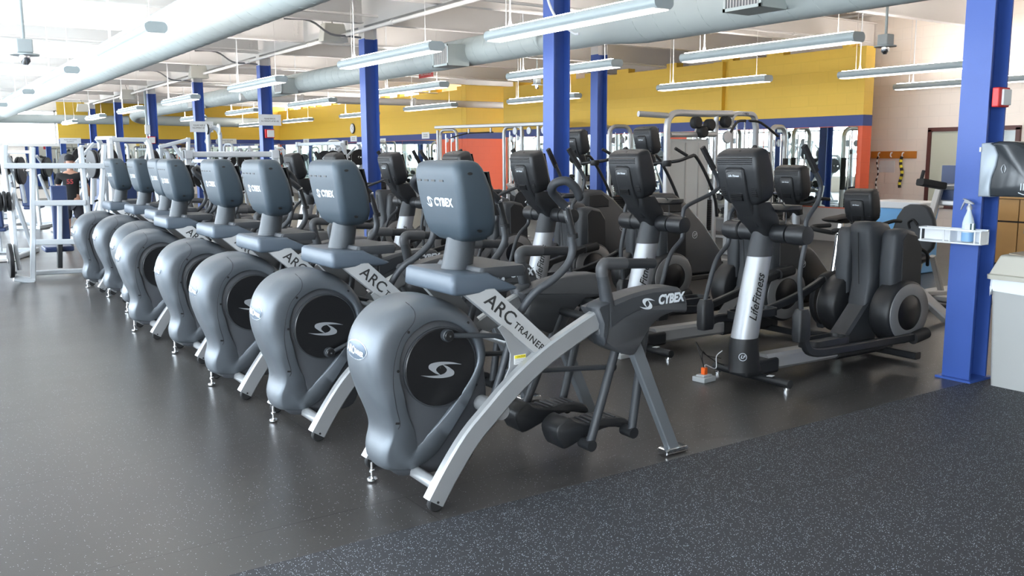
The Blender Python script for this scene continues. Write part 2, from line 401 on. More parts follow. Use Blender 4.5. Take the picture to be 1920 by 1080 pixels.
# left wall and back wall with tall windows
b = MB(); ys = [RY0]+[v for w_ in WINS for v in w_]+[RY1]
for i in range(0, len(ys), 2): b.box((RX0-.1, (ys[i]+ys[i+1])/2, CEIL/2), (.2, ys[i+1]-ys[i], CEIL))
b.box((RX0-.1, (RY0+RY1)/2, .32), (.2, RY1-RY0, .64)); b.box((RX0-.1, (RY0+RY1)/2, 3.78), (.2, RY1-RY0, .9)); struct(b.build('wall_left', creamb, smooth=0))
b = MB()
for y0, y1 in WINS:
    for k in range(5): b.box((RX0-.08, y0+(y1-y0)*k/4, 2.0), (.07, .06, 2.7))
    b.box((RX0-.08, (y0+y1)/2, 1.35), (.06, y1-y0, .06)); b.box((RX0-.08, (y0+y1)/2, 2.5), (.06, y1-y0, .06))
struct(b.build('window_2', brown, smooth=0))
struct(MB().box((RX0-.08, (RY0+RY1)/2, 2.0), (.01, RY1-RY0, 2.7)).build('window_2_glass', glass, smooth=0))
blk_box('wall_back', RX0-.1, 16, RY0-.2, RY0, 0, CEIL, creamb)
# ------------------------------------------------------------------ steel: girders, joists
def ibeam(b, a, c, h, w_, t=.012, tf=.018):
    """I section from a to c; a, c at the centre of the bottom flange"""
    a, c = Vector(a), Vector(c); d = (c-a); L = d.length; m_ = (a+c)/2; ax = abs(d.x) > abs(d.y)
    def bx(z, hh, ww): b.box((m_.x, m_.y, z), (L, ww, hh) if ax else (ww, L, hh))
    bx(a.z+tf/2, tf, w_); bx(a.z+h/2, h-2*tf, t); bx(a.z+h-tf/2, tf, w_)
GZ = 3.56
NTH = 'first second third fourth fifth sixth seventh eighth ninth tenth eleventh twelfth thirteenth fourteenth fifteenth sixteenth'.split()
COLY = [3.42+4.885*k for k in range(8)]
for gx, nm in ((6.2, 'above the near column row'), (10.7, 'above the second column row')):
    b = MB(); ibeam(b, (gx, RY0, GZ), (gx, RY1, GZ), .62, .2, .014, .02)
    tag(b.build('steel_girder', steelw, smooth=0), 'long white steel girder running '+nm, 'beam')
for k, y in enumerate([COLY[0]-2.44+2.44*j for j in range(16)]):
    for x0, x1 in ((RX0, 6.10), (6.30, 10.60), (10.80, 15.5)):
        if x0 > 6 and y < 3: continue
        b = MB(); ibeam(b, (x0, y, GZ+(.04 if k % 2 else .0)), (x1, y, GZ+(.04 if k % 2 else 0.)), .45, .13)
        j = b.build('steel_joist', steelw, smooth=0)
        side = 'left of the near column row' if x0 < 6 else 'between the two column rows' if x0 < 10 else 'over the yellow side wall'
        tag(j, '%s white steel joist from the camera end, %s' % (NTH[k], side), 'beam', 'ceiling joists '+side)
        if x0 < 6 and y > 2:
            q = MB()
            for s in (0, 1):
                for r_ in range(6): q.disc((x1-.10-.06*s, y-.012, GZ+.12+.045*r_), (0, 1, 0), .011, .016, 6)
            q.build('bolt', steelw, j, 0)
# ------------------------------------------------------------------ columns
def make_column(label, ztop=3.37):
    T = thing('steel_column', label, 'column')
    b = MB()
    for s in (-1, 1): b.box((s*.105, 0, ztop/2), (.016, .20, ztop))
    b.box((0, 0, ztop/2), (.20, .012, ztop)); b.build('painted_shaft', blue, T, 0)
    b = MB()
    for s in (-1, 1): b.box((s*.105, 0, ztop+.093), (.016, .20, .184))
    b.box((0, 0, ztop+.093), (.20, .012, .184)); b.build('white_top', steelw, T, 0)
    MB().box((0, 0, .008), (.30, .26, .016)).build('base_plate', blue, T, 0)
    return T
cols = ['blue steel column at the right, carrying the towel dispenser and spray bottle', 'blue steel column in the middle behind the front arc trainer handle',
        'blue steel column just left of the wall clock', 'blue steel column with a two-line notice and red alarm box', 'blue steel column with a white notice near the pulley tower',
        'slim blue steel column with a pale conduit and a low red box', 'distant blue steel column, second from the end of the row', 'farthest blue steel column of the near row']
CT = make_column(cols[0]); 
for i, y in enumerate(COLY):
    o = CT if i == 0 else copy_tree(CT); o.location = (6.2, y, 0); o['label'] = cols[i]; o['group'] = 'blue columns of the near row'
o = copy_tree(CT); o.location = (10.7, 13.04, 0); o['label'] = 'blue steel column of the second row, standing behind the stair climbers'; o['group'] = 'blue columns of the second row'
# ------------------------------------------------------------------ ducts
DX = 7.15
def helix(T, a, c, r, pitch):
    a, c = Vector(a), Vector(c); d = c-a; L = d.length; u = d.normalized(); h = Vector((0, 0, 1)); v = u.cross(h); n = int(L/pitch*20)
    MB().tube([a+u*(L*k/n)+(h*math.cos(2*PI*k/20)+v*math.sin(2*PI*k/20))*r for k in range(n+1)], .0045, 4).build('spiral_seam', ductm, T, 50)
def duct(label, pts, r, fl=None):
    T = thing('air_duct', label, 'duct')
    pts = [Vector(p) for p in pts]; b = MB(); b.tube(pts, r, 40); b.build('duct_pipe', ductm, T, 50)
    helix(T, pts[0], pts[-1], r, .30)
    return T
D1 = duct('large pale round duct crossing the upper left of the ceiling', [(3.1, RY0+.3, 3.20), (3.1, 34.8, 3.20)], .30)
b = MB(); b.tube(spline([(3.1, 34.8, 3.2), (3.1, 35.6, 3.15), (2.6, 36.0, 3.0), (1.6, 36.0, 2.95), (-3.7, 36.0, 2.95)], 4), .25, 30); b.build('duct_elbow', ductm, D1, 50)
D2 = duct('long pale round duct running beyond the near column row, growing wider to the right', [(DX, 9.6, 3.10), (DX, 33.6, 3.10)], .205)
b = MB(); b.tube([(DX, RY0+.3, 3.14), (DX, 7.9, 3.14), (DX, 8.6, 3.10), (DX, 9.75, 3.10)], [.30, .30, .205, .205], 40); b.build('wide_section', ductm, D2, 50)
helix(D2, (DX, RY0+.5, 3.14), (DX, 7.8, 3.14), .30, .335)
b = MB(); b.tube(spline([(DX, 33.5, 3.10), (DX, 34.4, 3.08), (DX+.1, 35.2, 3.0), (DX+.6, 35.8, 2.93), (9.0, 36.0, 2.9), (12.4, 36.0, 2.88)], 4), .18, 30); b.build('duct_elbow', ductm, D2, 50)
D3 = duct('pale round duct crossing in front of the far wall', [(-3.8, 36.7, 2.93), (7.3, 36.7, 2.93)], .16)
def grille(par, y, z, r):
    x0 = DX-r; g = MB().box((x0-.10, y, z), (.34, .46, .30)).build('outlet_box', ductm, par, 0)
    b = MB(); b.box((x0-.275, y, z+.135), (.02, .46, .03)); b.box((x0-.275, y, z-.135), (.02, .46, .03)); b.box((x0-.275, y+.215, z), (.02, .03, .30)); b.box((x0-.275, y-.215, z), (.02, .03, .30)); b.build('outlet_frame', ductm, g, 0)
    b = MB()
    for k in range(11): b.box((x0-.272, y-.18+k*.036, z), (.016, .008, .25), Matrix.Rotation(.5, 3, 'Z'))
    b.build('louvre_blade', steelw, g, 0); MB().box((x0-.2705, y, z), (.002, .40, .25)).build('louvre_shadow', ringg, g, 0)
grille(D2, 5.95, 3.06, .30); grille(D2, 11.75, 3.02, .205); grille(D2, 18.6, 3.02, .205); grille(D2, 25.5, 3.02, .205)
# ------------------------------------------------------------------ hanging light fixtures
def make_fixture(label, L=2.44):
    T = thing('pendant_light', label, 'light fixture')
    w_, h = .20, .105
    prof = [(-w_/2+.03, 0), (w_/2-.03, 0)]+[(w_/2-.045+.045*math.cos(a), .05+.05*math.sin(a)) for a in [math.radians(-60+15*k) for k in range(11)]]+[(-w_/2+.045-.045*math.cos(a), .05+.05*math.sin(a)) for a in [math.radians(90-15*k) for k in range(11)]]
    MB().prism(prof, 'y', -L/2, L/2, .0).build('housing', fixt, T, 50)
    MB().box((0, 0, -.002), (w_-.05, L-.06, .008)).build('lens', tube, T, 0)
    MB().box((0, 0, .102), (w_-.08, L-.1, .008)).build('added_uplight', upl, T, 0)
    MB().tube([(0, -L/2+.25, .10), (0, -L/2+.25, 1.49)], .0035, 6).build('suspension_wire', steelw, T)
    MB().tube([(0, L/2-.25, .10), (0, L/2-.25, 1.49)], .0035, 6).build('suspension_wire', steelw, T)
    b = MB(); b.tube([(0, L/2-.32, .10), (0, L/2-.32, .85), (0, L/2-.32, 1.49)], .008, 8); b.lathe([(.025, .1), (.010, .17)], (0, L/2-.32, 0), 10); b.build('power_cord', white, T)
    return T
upl = mat('added_uplight', (.9, .9, .88), .5, emit=(1, .94, .90), estr=15.)  # glowing strip added on each housing top to brighten the ceiling
FX = make_fixture('fixture')
rows = {'leftmost row, hanging below the big left duct': [(2.03, 5.35), (2.03, 9.97), (2.03, 14.8), (2.03, 19.7), (2.03, 24.6)],
        'second row, just left of the blue columns': [(4.97, 6.5), (4.88, 9.9), (4.93, 14.8), (4.95, 19.7), (4.95, 24.6), (4.95, 29.5), (4.95, 34.4)],
        'third row, beneath the long round duct': [(8.1, 7.0), (7.75, 10.3), (7.6, 14.5), (7.7, 19.4), (7.7, 24.3), (7.7, 29.2)],
        'fourth row, in front of the yellow side wall': [(11.9, 7.55), (11.35, 10.9), (11.35, 15.7), (10.9, 19.8), (11.2, 24.6), (11.2, 29.5), (11.2, 34.4)],
        'corner row, third one added, by the cream wall': [(14.9, 8.6), (14.9, 5.0), (14.9, 1.8)],  # the last of these is an extra lamp for the cream wall
        'added out-of-view row, brightening the right corner': [(11.9, 3.2), (12.9, -1.5), (8.1, -1.0)]}  # unseen lamps added to lift the right side and cream wall
ORD = ['nearest', 'second', 'third', 'fourth', 'fifth', 'sixth', 'seventh']
first = True
for rn, ps in rows.items():
    for k, (x, y) in enumerate(ps):
        o = FX if first else copy_tree(FX); first = False
        o.location = (x, y, 2.70); o['label'] = 'pendant strip light, %s of the %s' % (ORD[k], rn) if len(ps) > 2 or k else 'pendant strip light against the cream wall, its end hidden by the right blue column'
        o['group'] = 'pendant strip lights'
# ------------------------------------------------------------------ arc trainers (x to the rear, -y near side)
def lerp(a, b, t): return tuple(x+(y-x)*t for x, y in zip(a, b))
def make_arc(name, label, pin):
    T = thing(name, label, 'exercise machine')
    # curved side rails, wheels, cross tubes
    cl = spline([(.012, 0, .045), (.10, 0, .178), (.205, 0, .312), (.315, 0, .412), (.43, 0, .512), (.575, 0, .613), (.72, 0, .692), (.93, 0, .786), (1.06, 0, .83)], 3)
    for sd in (-1, 1):
        y = sd*.345
        r = MB().bar([(p.x, y, p.z) for p in cl], .055, .098, (0, 1, 0)).build('side_rail', silver, T)
        MB().disc((.022, y, .038), (0, 1, 0), .038, .03, 20, .006).build('wheel', rubber, r)
        MB().disc((.022, y-.029*sd*-1, .05), (0, 1, 0), .006, .004, 8).build('bolt', iron, r)
    MB().tube([(.05, -.33, .105), (.05, .33, .105)], .030, 14).build('cross_tube', silver, T)
    MB().tube([(.395, -.33, .40), (.395, .33, .40)], .040, 16).build('cross_tube', silver, T)
    b = MB(); b.tube([(-.06, .16, .02), (-.06, .16, .10)], .007, 8); b.disc((-.06, .16, .012), (0, 0, 1), .026, .016, 16, .004); b.disc((-.06, .16, .055), (0, 0, 1), .014, .01, 6)
    b.build('leveling_foot', chrome, T)
    # casing: dark core
    core = spl2([(-.06, .12), (-.085, .25), (-.06, .40), (-.13, .52), (-.165, .66), (-.13, .80), (-.03, .89), (.12, .915), (.26, .87), (.36, .78), (.40, .65), (.42, .52), (.43, .38), (.40, .24), (.35, .105), (.20, .085), (.05, .09)], 4, True)
    b = MB(); b.prism(core, 'y', -.142, .142, .012)
    for v in b.b.verts: v.co.y *= 1-.30*max(0, min(1, (.48-v.co.z)/.32))
    b.build('side_panel', casdark, T, 50)
    # casing: light shroud ring round the dark panel
    O = [(.415, .56), (.345, .455), (.285, .365), (.225, .27), (.155, .175), (.05, .125), (-.06, .125), (-.115, .15), (-.125, .22), (-.100, .31), (-.115, .39), (-.160, .50), (-.195, .62), (-.195, .73), (-.155, .83), (-.075, .905), (.04, .945), (.16, .94), (.28, .89), (.375, .80), (.43, .68)]
    I = [(.335, .555), (.275, .475), (.215, .395), (.150, .325), (.095, .272), (.062, .238), (.054, .236), (.054, .262), (.040, .315), (.012, .37), (-.014, .44), (-.034, .52), (-.052, .60), (-.046, .68), (-.015, .755), (.04, .805), (.115, .835), (.20, .828), (.28, .79), (.345, .72), (.365, .63)]
    Os = spline([(a, 0, c) for a, c in O], 4, True); Is = spline([(a, 0, c) for a, c in I], 4, True)
    rows = []
    n = len(Os)
    for i in range(n):
        o, q = Os[i], Is[i]; c = q-o; L = c.length; c = c.normalized() if L > 1e-4 else c
        t_ = max(0., min(1., (o.z-.40)/.16)); t_ = t_*t_*(3-2*t_); f = max(.3, min(1., L/.11))*((.16 if o.x > .0 else .16+.30*min(1., -o.x/.10))*(1-t_)+t_)
        def pt(d, y): p = o+c*min(d, L); return (p.x, y, p.z)
        W = .168-.050*max(0, min(1, (.48-o.z)/.32)); W0 = W-.033
        rows.append([pt(L, -W0), pt(L, -W+.004), pt(L-.006, -W), pt(.075*f, -W), pt(.05*f, -W+.006), pt(.024*f, -W+.024), pt(.007*f, -W+.058), pt(0, -W+.10), pt(0, 0), pt(0, W-.10),
                     pt(.007*f, W-.058), pt(.024*f, W-.024), pt(.05*f, W-.006), pt(.075*f, W), pt(L-.006, W), pt(L, W-.004), pt(L, W0)])
    rows.append(rows[0])
    b = MB(); b.strip(rows); bmesh.ops.remove_doubles(b.b, verts=b.b.verts[:], dist=1e-5)
    shroud = b.build('shroud', casing, T, 60)
    bvh = BVHTree.FromPolygons([v.co.copy() for v in shroud.data.vertices], [tuple(p.vertices) for p in shroud.data.polygons])
    def onside(x, z, sd, off=.0012):
        h = bvh.ray_cast(Vector((x, sd*.5, z)), Vector((0, -sd, 0)))
        return (h[0]+h[1]*off if h[1].y*sd > 0 else h[0]-h[1]*off) if h[0] else Vector((x, sd*.17, z))
    for sd in (-1, 1):
        sp = [p for p in spline([(.01, 0, .93), (.03, 0, .89), (.02, 0, .84), (-.04, 0, .775), (-.076, 0, .68), (-.088, 0, .57), (-.075, 0, .47), (-.055, 0, .40), (-.048, 0, .365), (-.058, 0, .345)], 4)]
        MB().tube([onside(p.x, p.z, sd, .0004) for p in sp], .0016, 5).build('panel_seam', blk, shroud)
        b = MB()
        for x, z in ((-.005, .80), (-.062, .625), (.31, .81), (.355, .50)): b.disc(onside(x, z, sd, 0), (0, 1, 0), .007, .003, 10)
        b.build('screw_hole', blk, shroud)
        p = onside(-.062, .375, sd, .0005); MB().box(p, (.02, .004, .010), Matrix.Rotation(.15, 3, 'Y')).build('latch_slot', blk, shroud)
        # black disc with the eye mark, crank hub and link
        dk = MB().disc((.165, sd*.150, .612), (0, 1, 0), .187, .022, 56, .005).build('flywheel_disc', bdark, T)
        MB().disc((.165, sd*.150, .612), (0, 1, 0), .193, .014, 56, .002, .184).build('disc_rim', char, dk)
        lg = [[(x*.110, y*.038) for x, y in q] for q in eye_logo()]
        M = frame((.165, sd*.1612, .60), (-sd, 0, 0), (0, 0, 1)); polymesh('eye_logo', lg, lfsil, dk, M)
        MB().disc((.165, sd*.162, .612), (0, 1, 0), .008, .004, 12).build('center_screw', blk, dk)
        px_, pz_ = pin if sd < 0 else (.33-pin[0], 1.224-pin[1])
        hub = MB(); hub.disc((px_, sd*.178, pz_), (0, 1, 0), .030, .034, 24, .004)
        hub = hub.build('crank_hub', char, T)
        MB().disc((px_, sd*.199, pz_), (0, 1, 0), .024, .010, 24, .003).build('hub_cap', bdark, hub)
        MB().disc((px_, sd*.205, pz_), (0, 1, 0), .005, .006, 10).build('hub_bolt', chrome, hub)
        MB().tube([(px_+.01, sd*.188, pz_), (px_+.25, sd*.20, pz_*.6+.28), (.62, sd*.235, .675)], .013, 10).build('crank_link', char, T)
    # badge on the front of the shroud
    bz = .715; cx = []
    fr = lambda y, z, off: (lambda h: (h[0]+(h[1] if h[1].x < 0 else -h[1])*off) if h[0] else Vector((-.19, y, z)))(bvh.ray_cast(Vector((-1, y, z)), Vector((1, 0, 0))))
    def blob(k, off):
        rim = []; N = 28
        for i in range(N):
            t = 2*PI*i/N; rim.append(fr(-.01+math.copysign(abs(math.cos(t))**.8, math.cos(t))*.105*k, bz+math.sin(t)*.045*k*(1-.12*abs(math.cos(t))), off))
        bb = bmesh.new(); vs = [bb.verts.new(p) for p in rim]; vi = [bb.verts.new(fr(-.01+(-.01-p.y)*-.5, bz+(p.z-bz)*.5, off+.001)) for p in rim]; c = bb.verts.new(fr(-.01, bz, off+.001))
        for i in range(N):
            bb.faces.new((vs[i], vs[(i+1) % N], vi[(i+1) % N], vi[i])); bb.faces.new((vi[i], vi[(i+1) % N], c))
        q = MB(); q.b.free(); q.b = bb; return q
    bad = blob(1., .0018).build('badge', lens, T, 60)
    blob(.92, .0032).build('badge_plate', badged, bad, 60)
    for bt, sz, y0, dz in (('ARC', .050, .038, -.003), ('TRAINER', .029, -.046, -.009)):
        M = Matrix.Translation((0, 0, 0)); t_ = text('lettering', bt, sz, lett, bad, frame((0, 0, 0), (1, 0, 0), (0, 1, 0)), bold=.0012, xs=.82, ext=.0003)
        for v in t_.data.vertices:
            p = fr(y0-v.co.x, bz+dz+v.co.y-.10*(v.co.x), .0048+v.co.z); v.co = p
        t_.data.update()
    # slanted posts with the big lettering, gusset and caution sticker
    for sd in (-1, 1):
        yy = lambda x, z: sd*(.205+.135*(((x-.235)*.36+(z-.975)*-.335)/.2418))
        A, B, C_, D = [Vector((x, yy(x, z), z)) for x, z in ((.235, .975), (.405, .975), (.672, .700), (.592, .640))]
        nrm = (C_-A).cross(D-A).normalized(); nrm = nrm if nrm.y*sd > 0 else -nrm
        ax = ((D-A)+(C_-B)).normalized()
        q = [A, B, C_, D]
        def off(P, d, ins=0.):
            cen = sum(P, Vector())/len(P); return [p+nrm*d+(cen-p).normalized()*ins for p in P]
        b = MB(); b.rings([off(q, -.020, .004), off(q, -.016), off(q, .016), off(q, .020, .004)])
        post = b.build('lettered_post', silver, T, 30)
        u = ax*1.0; v = nrm.cross(u); 
        if v.z < 0: v = -v
        if sd > 0: u = -u
        cenL = (A+B)/2
        mid = lambda t, s: A+(B-A)*.5+((C_+D)/2-(A+B)/2)*t + v*s + nrm*.0206
        if sd < 0:
            text('lettering', 'ARC', .088, blk, post, frame(mid(.33, .0), u, v), bold=.001, xs=.98, sp=1.04)
            text('lettering', 'TRAINER', .044, blk, post, frame(mid(.755, -.008), u, v), bold=.0006, xs=1.0, sp=1.10)
        else:
            text('lettering', 'ARC', .088, blk, post, frame(mid(.72, .0), u, v), bold=.001, xs=.98, sp=1.04)
            text('lettering', 'TRAINER', .044, blk, post, frame(mid(.30, -.008), u, v), bold=.0006, xs=1.0, sp=1.10)
        g = [(.385, .800), (.405, .812), (.600, .655), (.60, .63), (.405, .475), (.385, .49), (.445, .60), (.452, .67), (.425, .74)]
        gp = MB().prism(g, 'y', sd*.31-.004, sd*.31+.004, .001).build('gusset_plate', silver, T, 0)
        st = MB().box((.505, sd*.3155, .636), (.066, .002, .045)).build('caution_sticker', paper, gp, 0)
        MB().box((.505, sd*.3168, .650), (.062, .002, .015)).build('yellow_band', yel, st, 0)
        text('lettering', 'CAUTION', .012, blk, st, frame((.51, sd*.3180, .650), (-sd, 0, 0), (0, 0, 1)), xs=.9, ext=.0003)
        b = MB()
        for k in range(4): b.box((.505, sd*.3165, .638-k*.006), (.056, .001, .0016))
        b.build('fine_print', ringg, st, 0)
    # tray, dark shelf, neck, console
    def loft(name, secs, mt, r, par=T, sm=50, n=5, **kw):
        b = MB(); b.rings([[(x, y, z+(zt*(x-x0)/(x1-x0) if zt else 0)) for x, y in rrect(x0, x1, y0, y1, r, n)] for z, x0, x1, y0, y1, zt in secs]); return b.build(name, mt, par, sm, **kw)
    def s4(z, x0, x1, h, zt=0.): return (z, x0, x1, -h, h, zt)
    loft('tray', [s4(.955, .205, .50, .236), s4(.962, .188, .535, .246), s4(.972, .180, .545, .250, .0), s4(1.042, .184, .41, .244, -.006), s4(1.056, .196, .39, .232, -.006)], trayg, .022)
    loft('accessory_shelf', [s4(1.02, .36, .60, .215), s4(1.055, .35, .61, .222), s4(1.072, .36, .60, .215)], char, .02)
    b = MB(); b.rings([[(.345+k*.03+.078*math.cos(a)*(1-.1*k), .078*math.sin(a)*(1-.06*k), z) for a in [2*PI*i/28 for i in range(28)]] for z, k in ((1.05, 0), (1.14, .6), (1.25, 1.2))]); b.build('console_neck', mat('neck_slate', (.050, .058, .067), .42, .15, .25, 1200), T)
    cs = [(1.188, .335, .425, .10), (1.196, .31, .445, .135), (1.225, .285, .462, .178), (1.28, .268, .462, .202), (1.36, .252, .448, .214), (1.44, .238, .425, .220), (1.50, .229, .40, .218), (1.535, .229, .385, .212), (1.558, .238, .37, .200), (1.569, .252, .355, .182), (1.573, .27, .34, .15)]
    con = loft('console', [s4(*c) for c in cs], congrey, .040, n=6)
    def fx(z):
        for (z0, x0, *_), (z1, x1, *_) in zip(cs, cs[1:]):
            if z0 <= z <= z1: return x0+(x1-x0)*(z-z0)/(z1-z0)
    b = MB()
    for y in (.155, .085, .015, -.065): b.box((fx(1.478)-.0005, y, 1.478), (.004, .038, .009))
    b.build('vent_slot', blk, con, 0)
    MB().disc((.30, -.2135, 1.512), (.1, 1, 0), .013, .01, 16, rz=.007).build('side_socket', blk, con)
    MB().disc((.36, -.198, 1.245), (0, 1, .3), .012, .01, 16, rz=.006).build('side_socket', blk, con)
    zc = 1.375; dz = Vector((fx(1.40)-fx(1.35), 0, .05)).normalized()
    text('lettering', 'CYBEX', .054, lett, con, frame((fx(zc)-.0012, -.052, zc), (0, -1, 0), dz), bold=.0022, xs=1.02, sp=1.05)
    lg = [[(x*.034, y*.024) for x, y in q] for q in eye_logo()]
    polymesh('eye_logo', lg, lett, con, frame((fx(zc)-.0005, .083, zc), (0, -1, 0), dz))
    MB().box((.448, 0, 1.42), (.012, .33, .20), Matrix.Rotation(-.2, 3, 'Y')).build('display', screen, con, 0)
    # moving arms with hooked grips
    for sd in (-1, 1):
        y = sd*.355; dx = 0. if sd < 0 else (.07 if pin[1] > .6 else -.03)
        low = spline([(.36+dx*.2, sd*.22, .30), (.46+dx*.4, sd*.22, .56), (.525+dx*.6, sd*.235, .78), (.56+dx, sd*.27, .88), (.605+dx, sd*.31, .955), (.675+dx, sd*.34, 1.005), (.752+dx, y, 1.075), (.782+dx, y, 1.14), (.775+dx, y, 1.21)], 5)
        arm = MB().tube(low, .0195, 12).build('moving_arm', char, T)
        MB().tube([(.787+dx, y, 1.20), (.783+dx, y, 1.222)], .024, 12).build('arm_collar', rubber, arm)
        MB().tube([(.784+dx, y, 1.215), (.745+dx, y, 1.345)], .0175, 12).build('pulse_sensor', black, arm)
        MB().bar([(.773+dx, y, 1.225), (.735+dx, y, 1.335)], .018, .012, (0, 1, 0)).build('chrome_strip', chrome, arm)
        MB().lathe([(.019, -.008), (.022, 0), (.02, .01)], (.742+dx, y, 1.35), 14).build('grip_ferrule', chrome, arm)
        gp = spline([(.742+dx, y, 1.352), (.69+dx, y, 1.395), (.645+dx, y+sd*.02, 1.435), (.645+dx, y+sd*.055, 1.468), (.685+dx, y+sd*.088, 1.475), (.73+dx, y+sd*.10, 1.435), (.755+dx, y+sd*.095, 1.385)], 5)
        MB().tube(gp, [.021]*(len(gp)-2)+[.019, .010], 12).build('grip', grip, arm)
    # pedals with their hanging arms
    for sd, sh in ((-1, .0), (1, -.075)):
        yc = sd*.135; z0 = .0 if sd < 0 else .03
        b = MB(); prof = [(.80, .20), (.83, .115), (.87, .10), (1.00, .14), (1.14, .165), (1.27, .135), (1.29, .155), (1.25, .195), (1.12, .215), (1.02, .205), (.93, .225), (.885, .255), (.84, .245)]
        b.prism([(x+sh, z+z0) for x, z in spl2(prof, 3, True)], 'y', yc-.075, yc+.075, .008)
        pe = b.build('pedal', black, T, 45)
        b = MB()
        for k in range(7): b.box((.98+k*.035+sh, yc, .214+z0-.001*abs(k-4)), (.010, .12, .006))
        b.build('pedal_tread', char2, pe, 0)
        ya = sd*.265
        for xt, zt, xb, zb in ((1.165, .70, .965, .115), (1.335, .74, 1.245, .135)):
            MB().tube([(xt, ya, zt), (xb+sh, ya, zb+z0)], .024, 12).build('pedal_arm', char, T)
            MB().tube([(xb+sh, sd*.20, zb+z0), (xb+sh, ya+sd*.024, zb+z0)], .030, 14).build('pedal_pivot', black, T)
        MB().tube([(.47+sh, sd*.245, .565), (1.13+sh*.5, sd*.235, .50), ], .014, 8).build('link_bar', char, T)
        MB().disc((1.13+sh*.5, sd*.235, .50), (0, 1, 0), .026, .03, 14, .004).build('link_knob', black, T)
    # rear shrouds, fixed handles and rear legs
    SH = spl2([(.905, .838), (.925, .852), (1.04, .884), (1.15, .905), (1.28, .918), (1.42, .915), (1.46, .90), (1.505, .845), (1.515, .79), (1.50, .772), (1.42, .782), (1.33, .765), (1.26, .72), (1.21, .655), (1.17, .60), (1.13, .588), (1.04, .62), (.965, .665), (.925, .725), (.945, .775)], 2, True)
    for sd in (-1, 1):
        lo, hi = sorted((sd*.250, sd*.392))
        s = MB().prism(SH, 'y', lo, hi, .012).build('rear_shroud', char2, T, 45)
        lo, hi = sorted((sd*.388, sd*.397))
        pan = [(.99, .745), (1.08, .79), (1.20, .825), (1.36, .835), (1.495, .825), (1.468, .885), (1.41, .898), (1.27, .900), (1.13, .885), (.985, .848)]
        MB().prism(pan, 'y', lo, hi, .003).build('side_plate', char, s, 30)
        MB().prism([(.90, .85), (.915, .87), (.985, .885), (.98, .72), (.955, .66), (.93, .71), (.935, .77)], 'y', *sorted((sd*.30, sd*.402)), .012).build('shroud_collar', char, s, 45)
        text('lettering', 'CYBEX', .066, lett, s, frame((1.385 if sd < 0 else 1.28, sd*.398, .858 if sd < 0 else .852), (-sd, 0, -.02*sd), (0, 0, 1)), bold=.003, xs=.85, shear=.15)
        lg = [[(x*.052, y*.028) for x, y in q] for q in eye_logo()]
        polymesh('eye_logo', lg, lett, s, frame((1.225 if sd < 0 else 1.44, sd*.3975, .846), (-sd, 0, -.02*sd), (0, 0, 1)))
        y = sd*.365
        MB().tube([(1.00, y, .83), (.955, y, 1.02)], [.036, .030], 14).build('handle_post', char, T)
        MB().tube(spline([(.957, y, 1.005), (.955, y, 1.045), (.98, y, 1.064), (1.03, y, 1.062), (1.10, y, 1.058)], 4), .031, 14).build('handle_elbow', char2, T)
        MB().tube([(1.09, y, 1.058), (1.29, y, 1.045), (1.296, y, 1.0446)], [.026, .026, .02], 14).build('fixed_grip', grip, T)
        lg_ = [(1.135, .64), (1.21, .655), (1.50, .035), (1.425, .035)]
        lp = MB().prism(lg_, 'y', *sorted((sd*.322, sd*.368)), .006).build('rear_leg', legm, T, 30)
        b = MB(); b.prism([(1.395, .006), (1.395, .034), (1.415, .040), (1.54, .040), (1.553, .030), (1.553, .006)], 'y', sd*.345-.036, sd*.345+.036, .005); b.build('foot_bracket', chrome, lp, 40)
    MB().tube([(1.165, -.27, .72), (1.165, .27, .72)], .024, 12).build('pivot_shaft', black, T)
    MB().tube([(1.335, -.27, .76), (1.335, .27, .76)], .024, 12).build('pivot_shaft', black, T)
    MB().tube([(.62, -.33, .655), (.62, .33, .655)], .022, 12).build('cross_tube', silver, T)
    return T
ARC_UP = make_arc('arc_trainer', 'silver-grey arc trainer nearest the camera, the front one of the long row', (.19, .765))
ARC_DN = make_arc('arc_trainer', 'grey arc trainer directly behind the front one, crank hub low on its disc', (.175, .462))
# machines share the row: (x, y, turn in degrees, crank up?)
ROWM = [(1.865, 3.775, -1., 1), (1.81, 5.04, 0., 0), (1.75, 6.14, 0., 0), (1.80, 7.37, 0, 1), (1.73, 8.56, 0, 0), (1.89, 9.70, 0, 1), (1.92, 10.88, 0, 0), (1.85, 11.84, 0., 0)]
ARC_L = [None, None, 'grey arc trainer third from the front of the row', 'grey arc trainer fourth in the row, crank hub high on its disc',
         'grey arc trainer fifth from the front of the row', 'grey arc trainer sixth in the row, almost hidden, its console overlapping the fifth one',
         'grey arc trainer seventh in the row, last but one before the white weight rack', 'farthest grey arc trainer, last of the row beside the white weight rack']
for i, (x, y, a, up) in enumerate(ROWM):
    o = ARC_UP if i == 0 else ARC_DN if i == 1 else copy_tree(ARC_UP if up else ARC_DN)
    o.location = (x, y, 0); o.rotation_euler.z = math.radians(a); o['group'] = 'arc trainers in the long row'
    if ARC_L[i]: o['label'] = ARC_L[i]
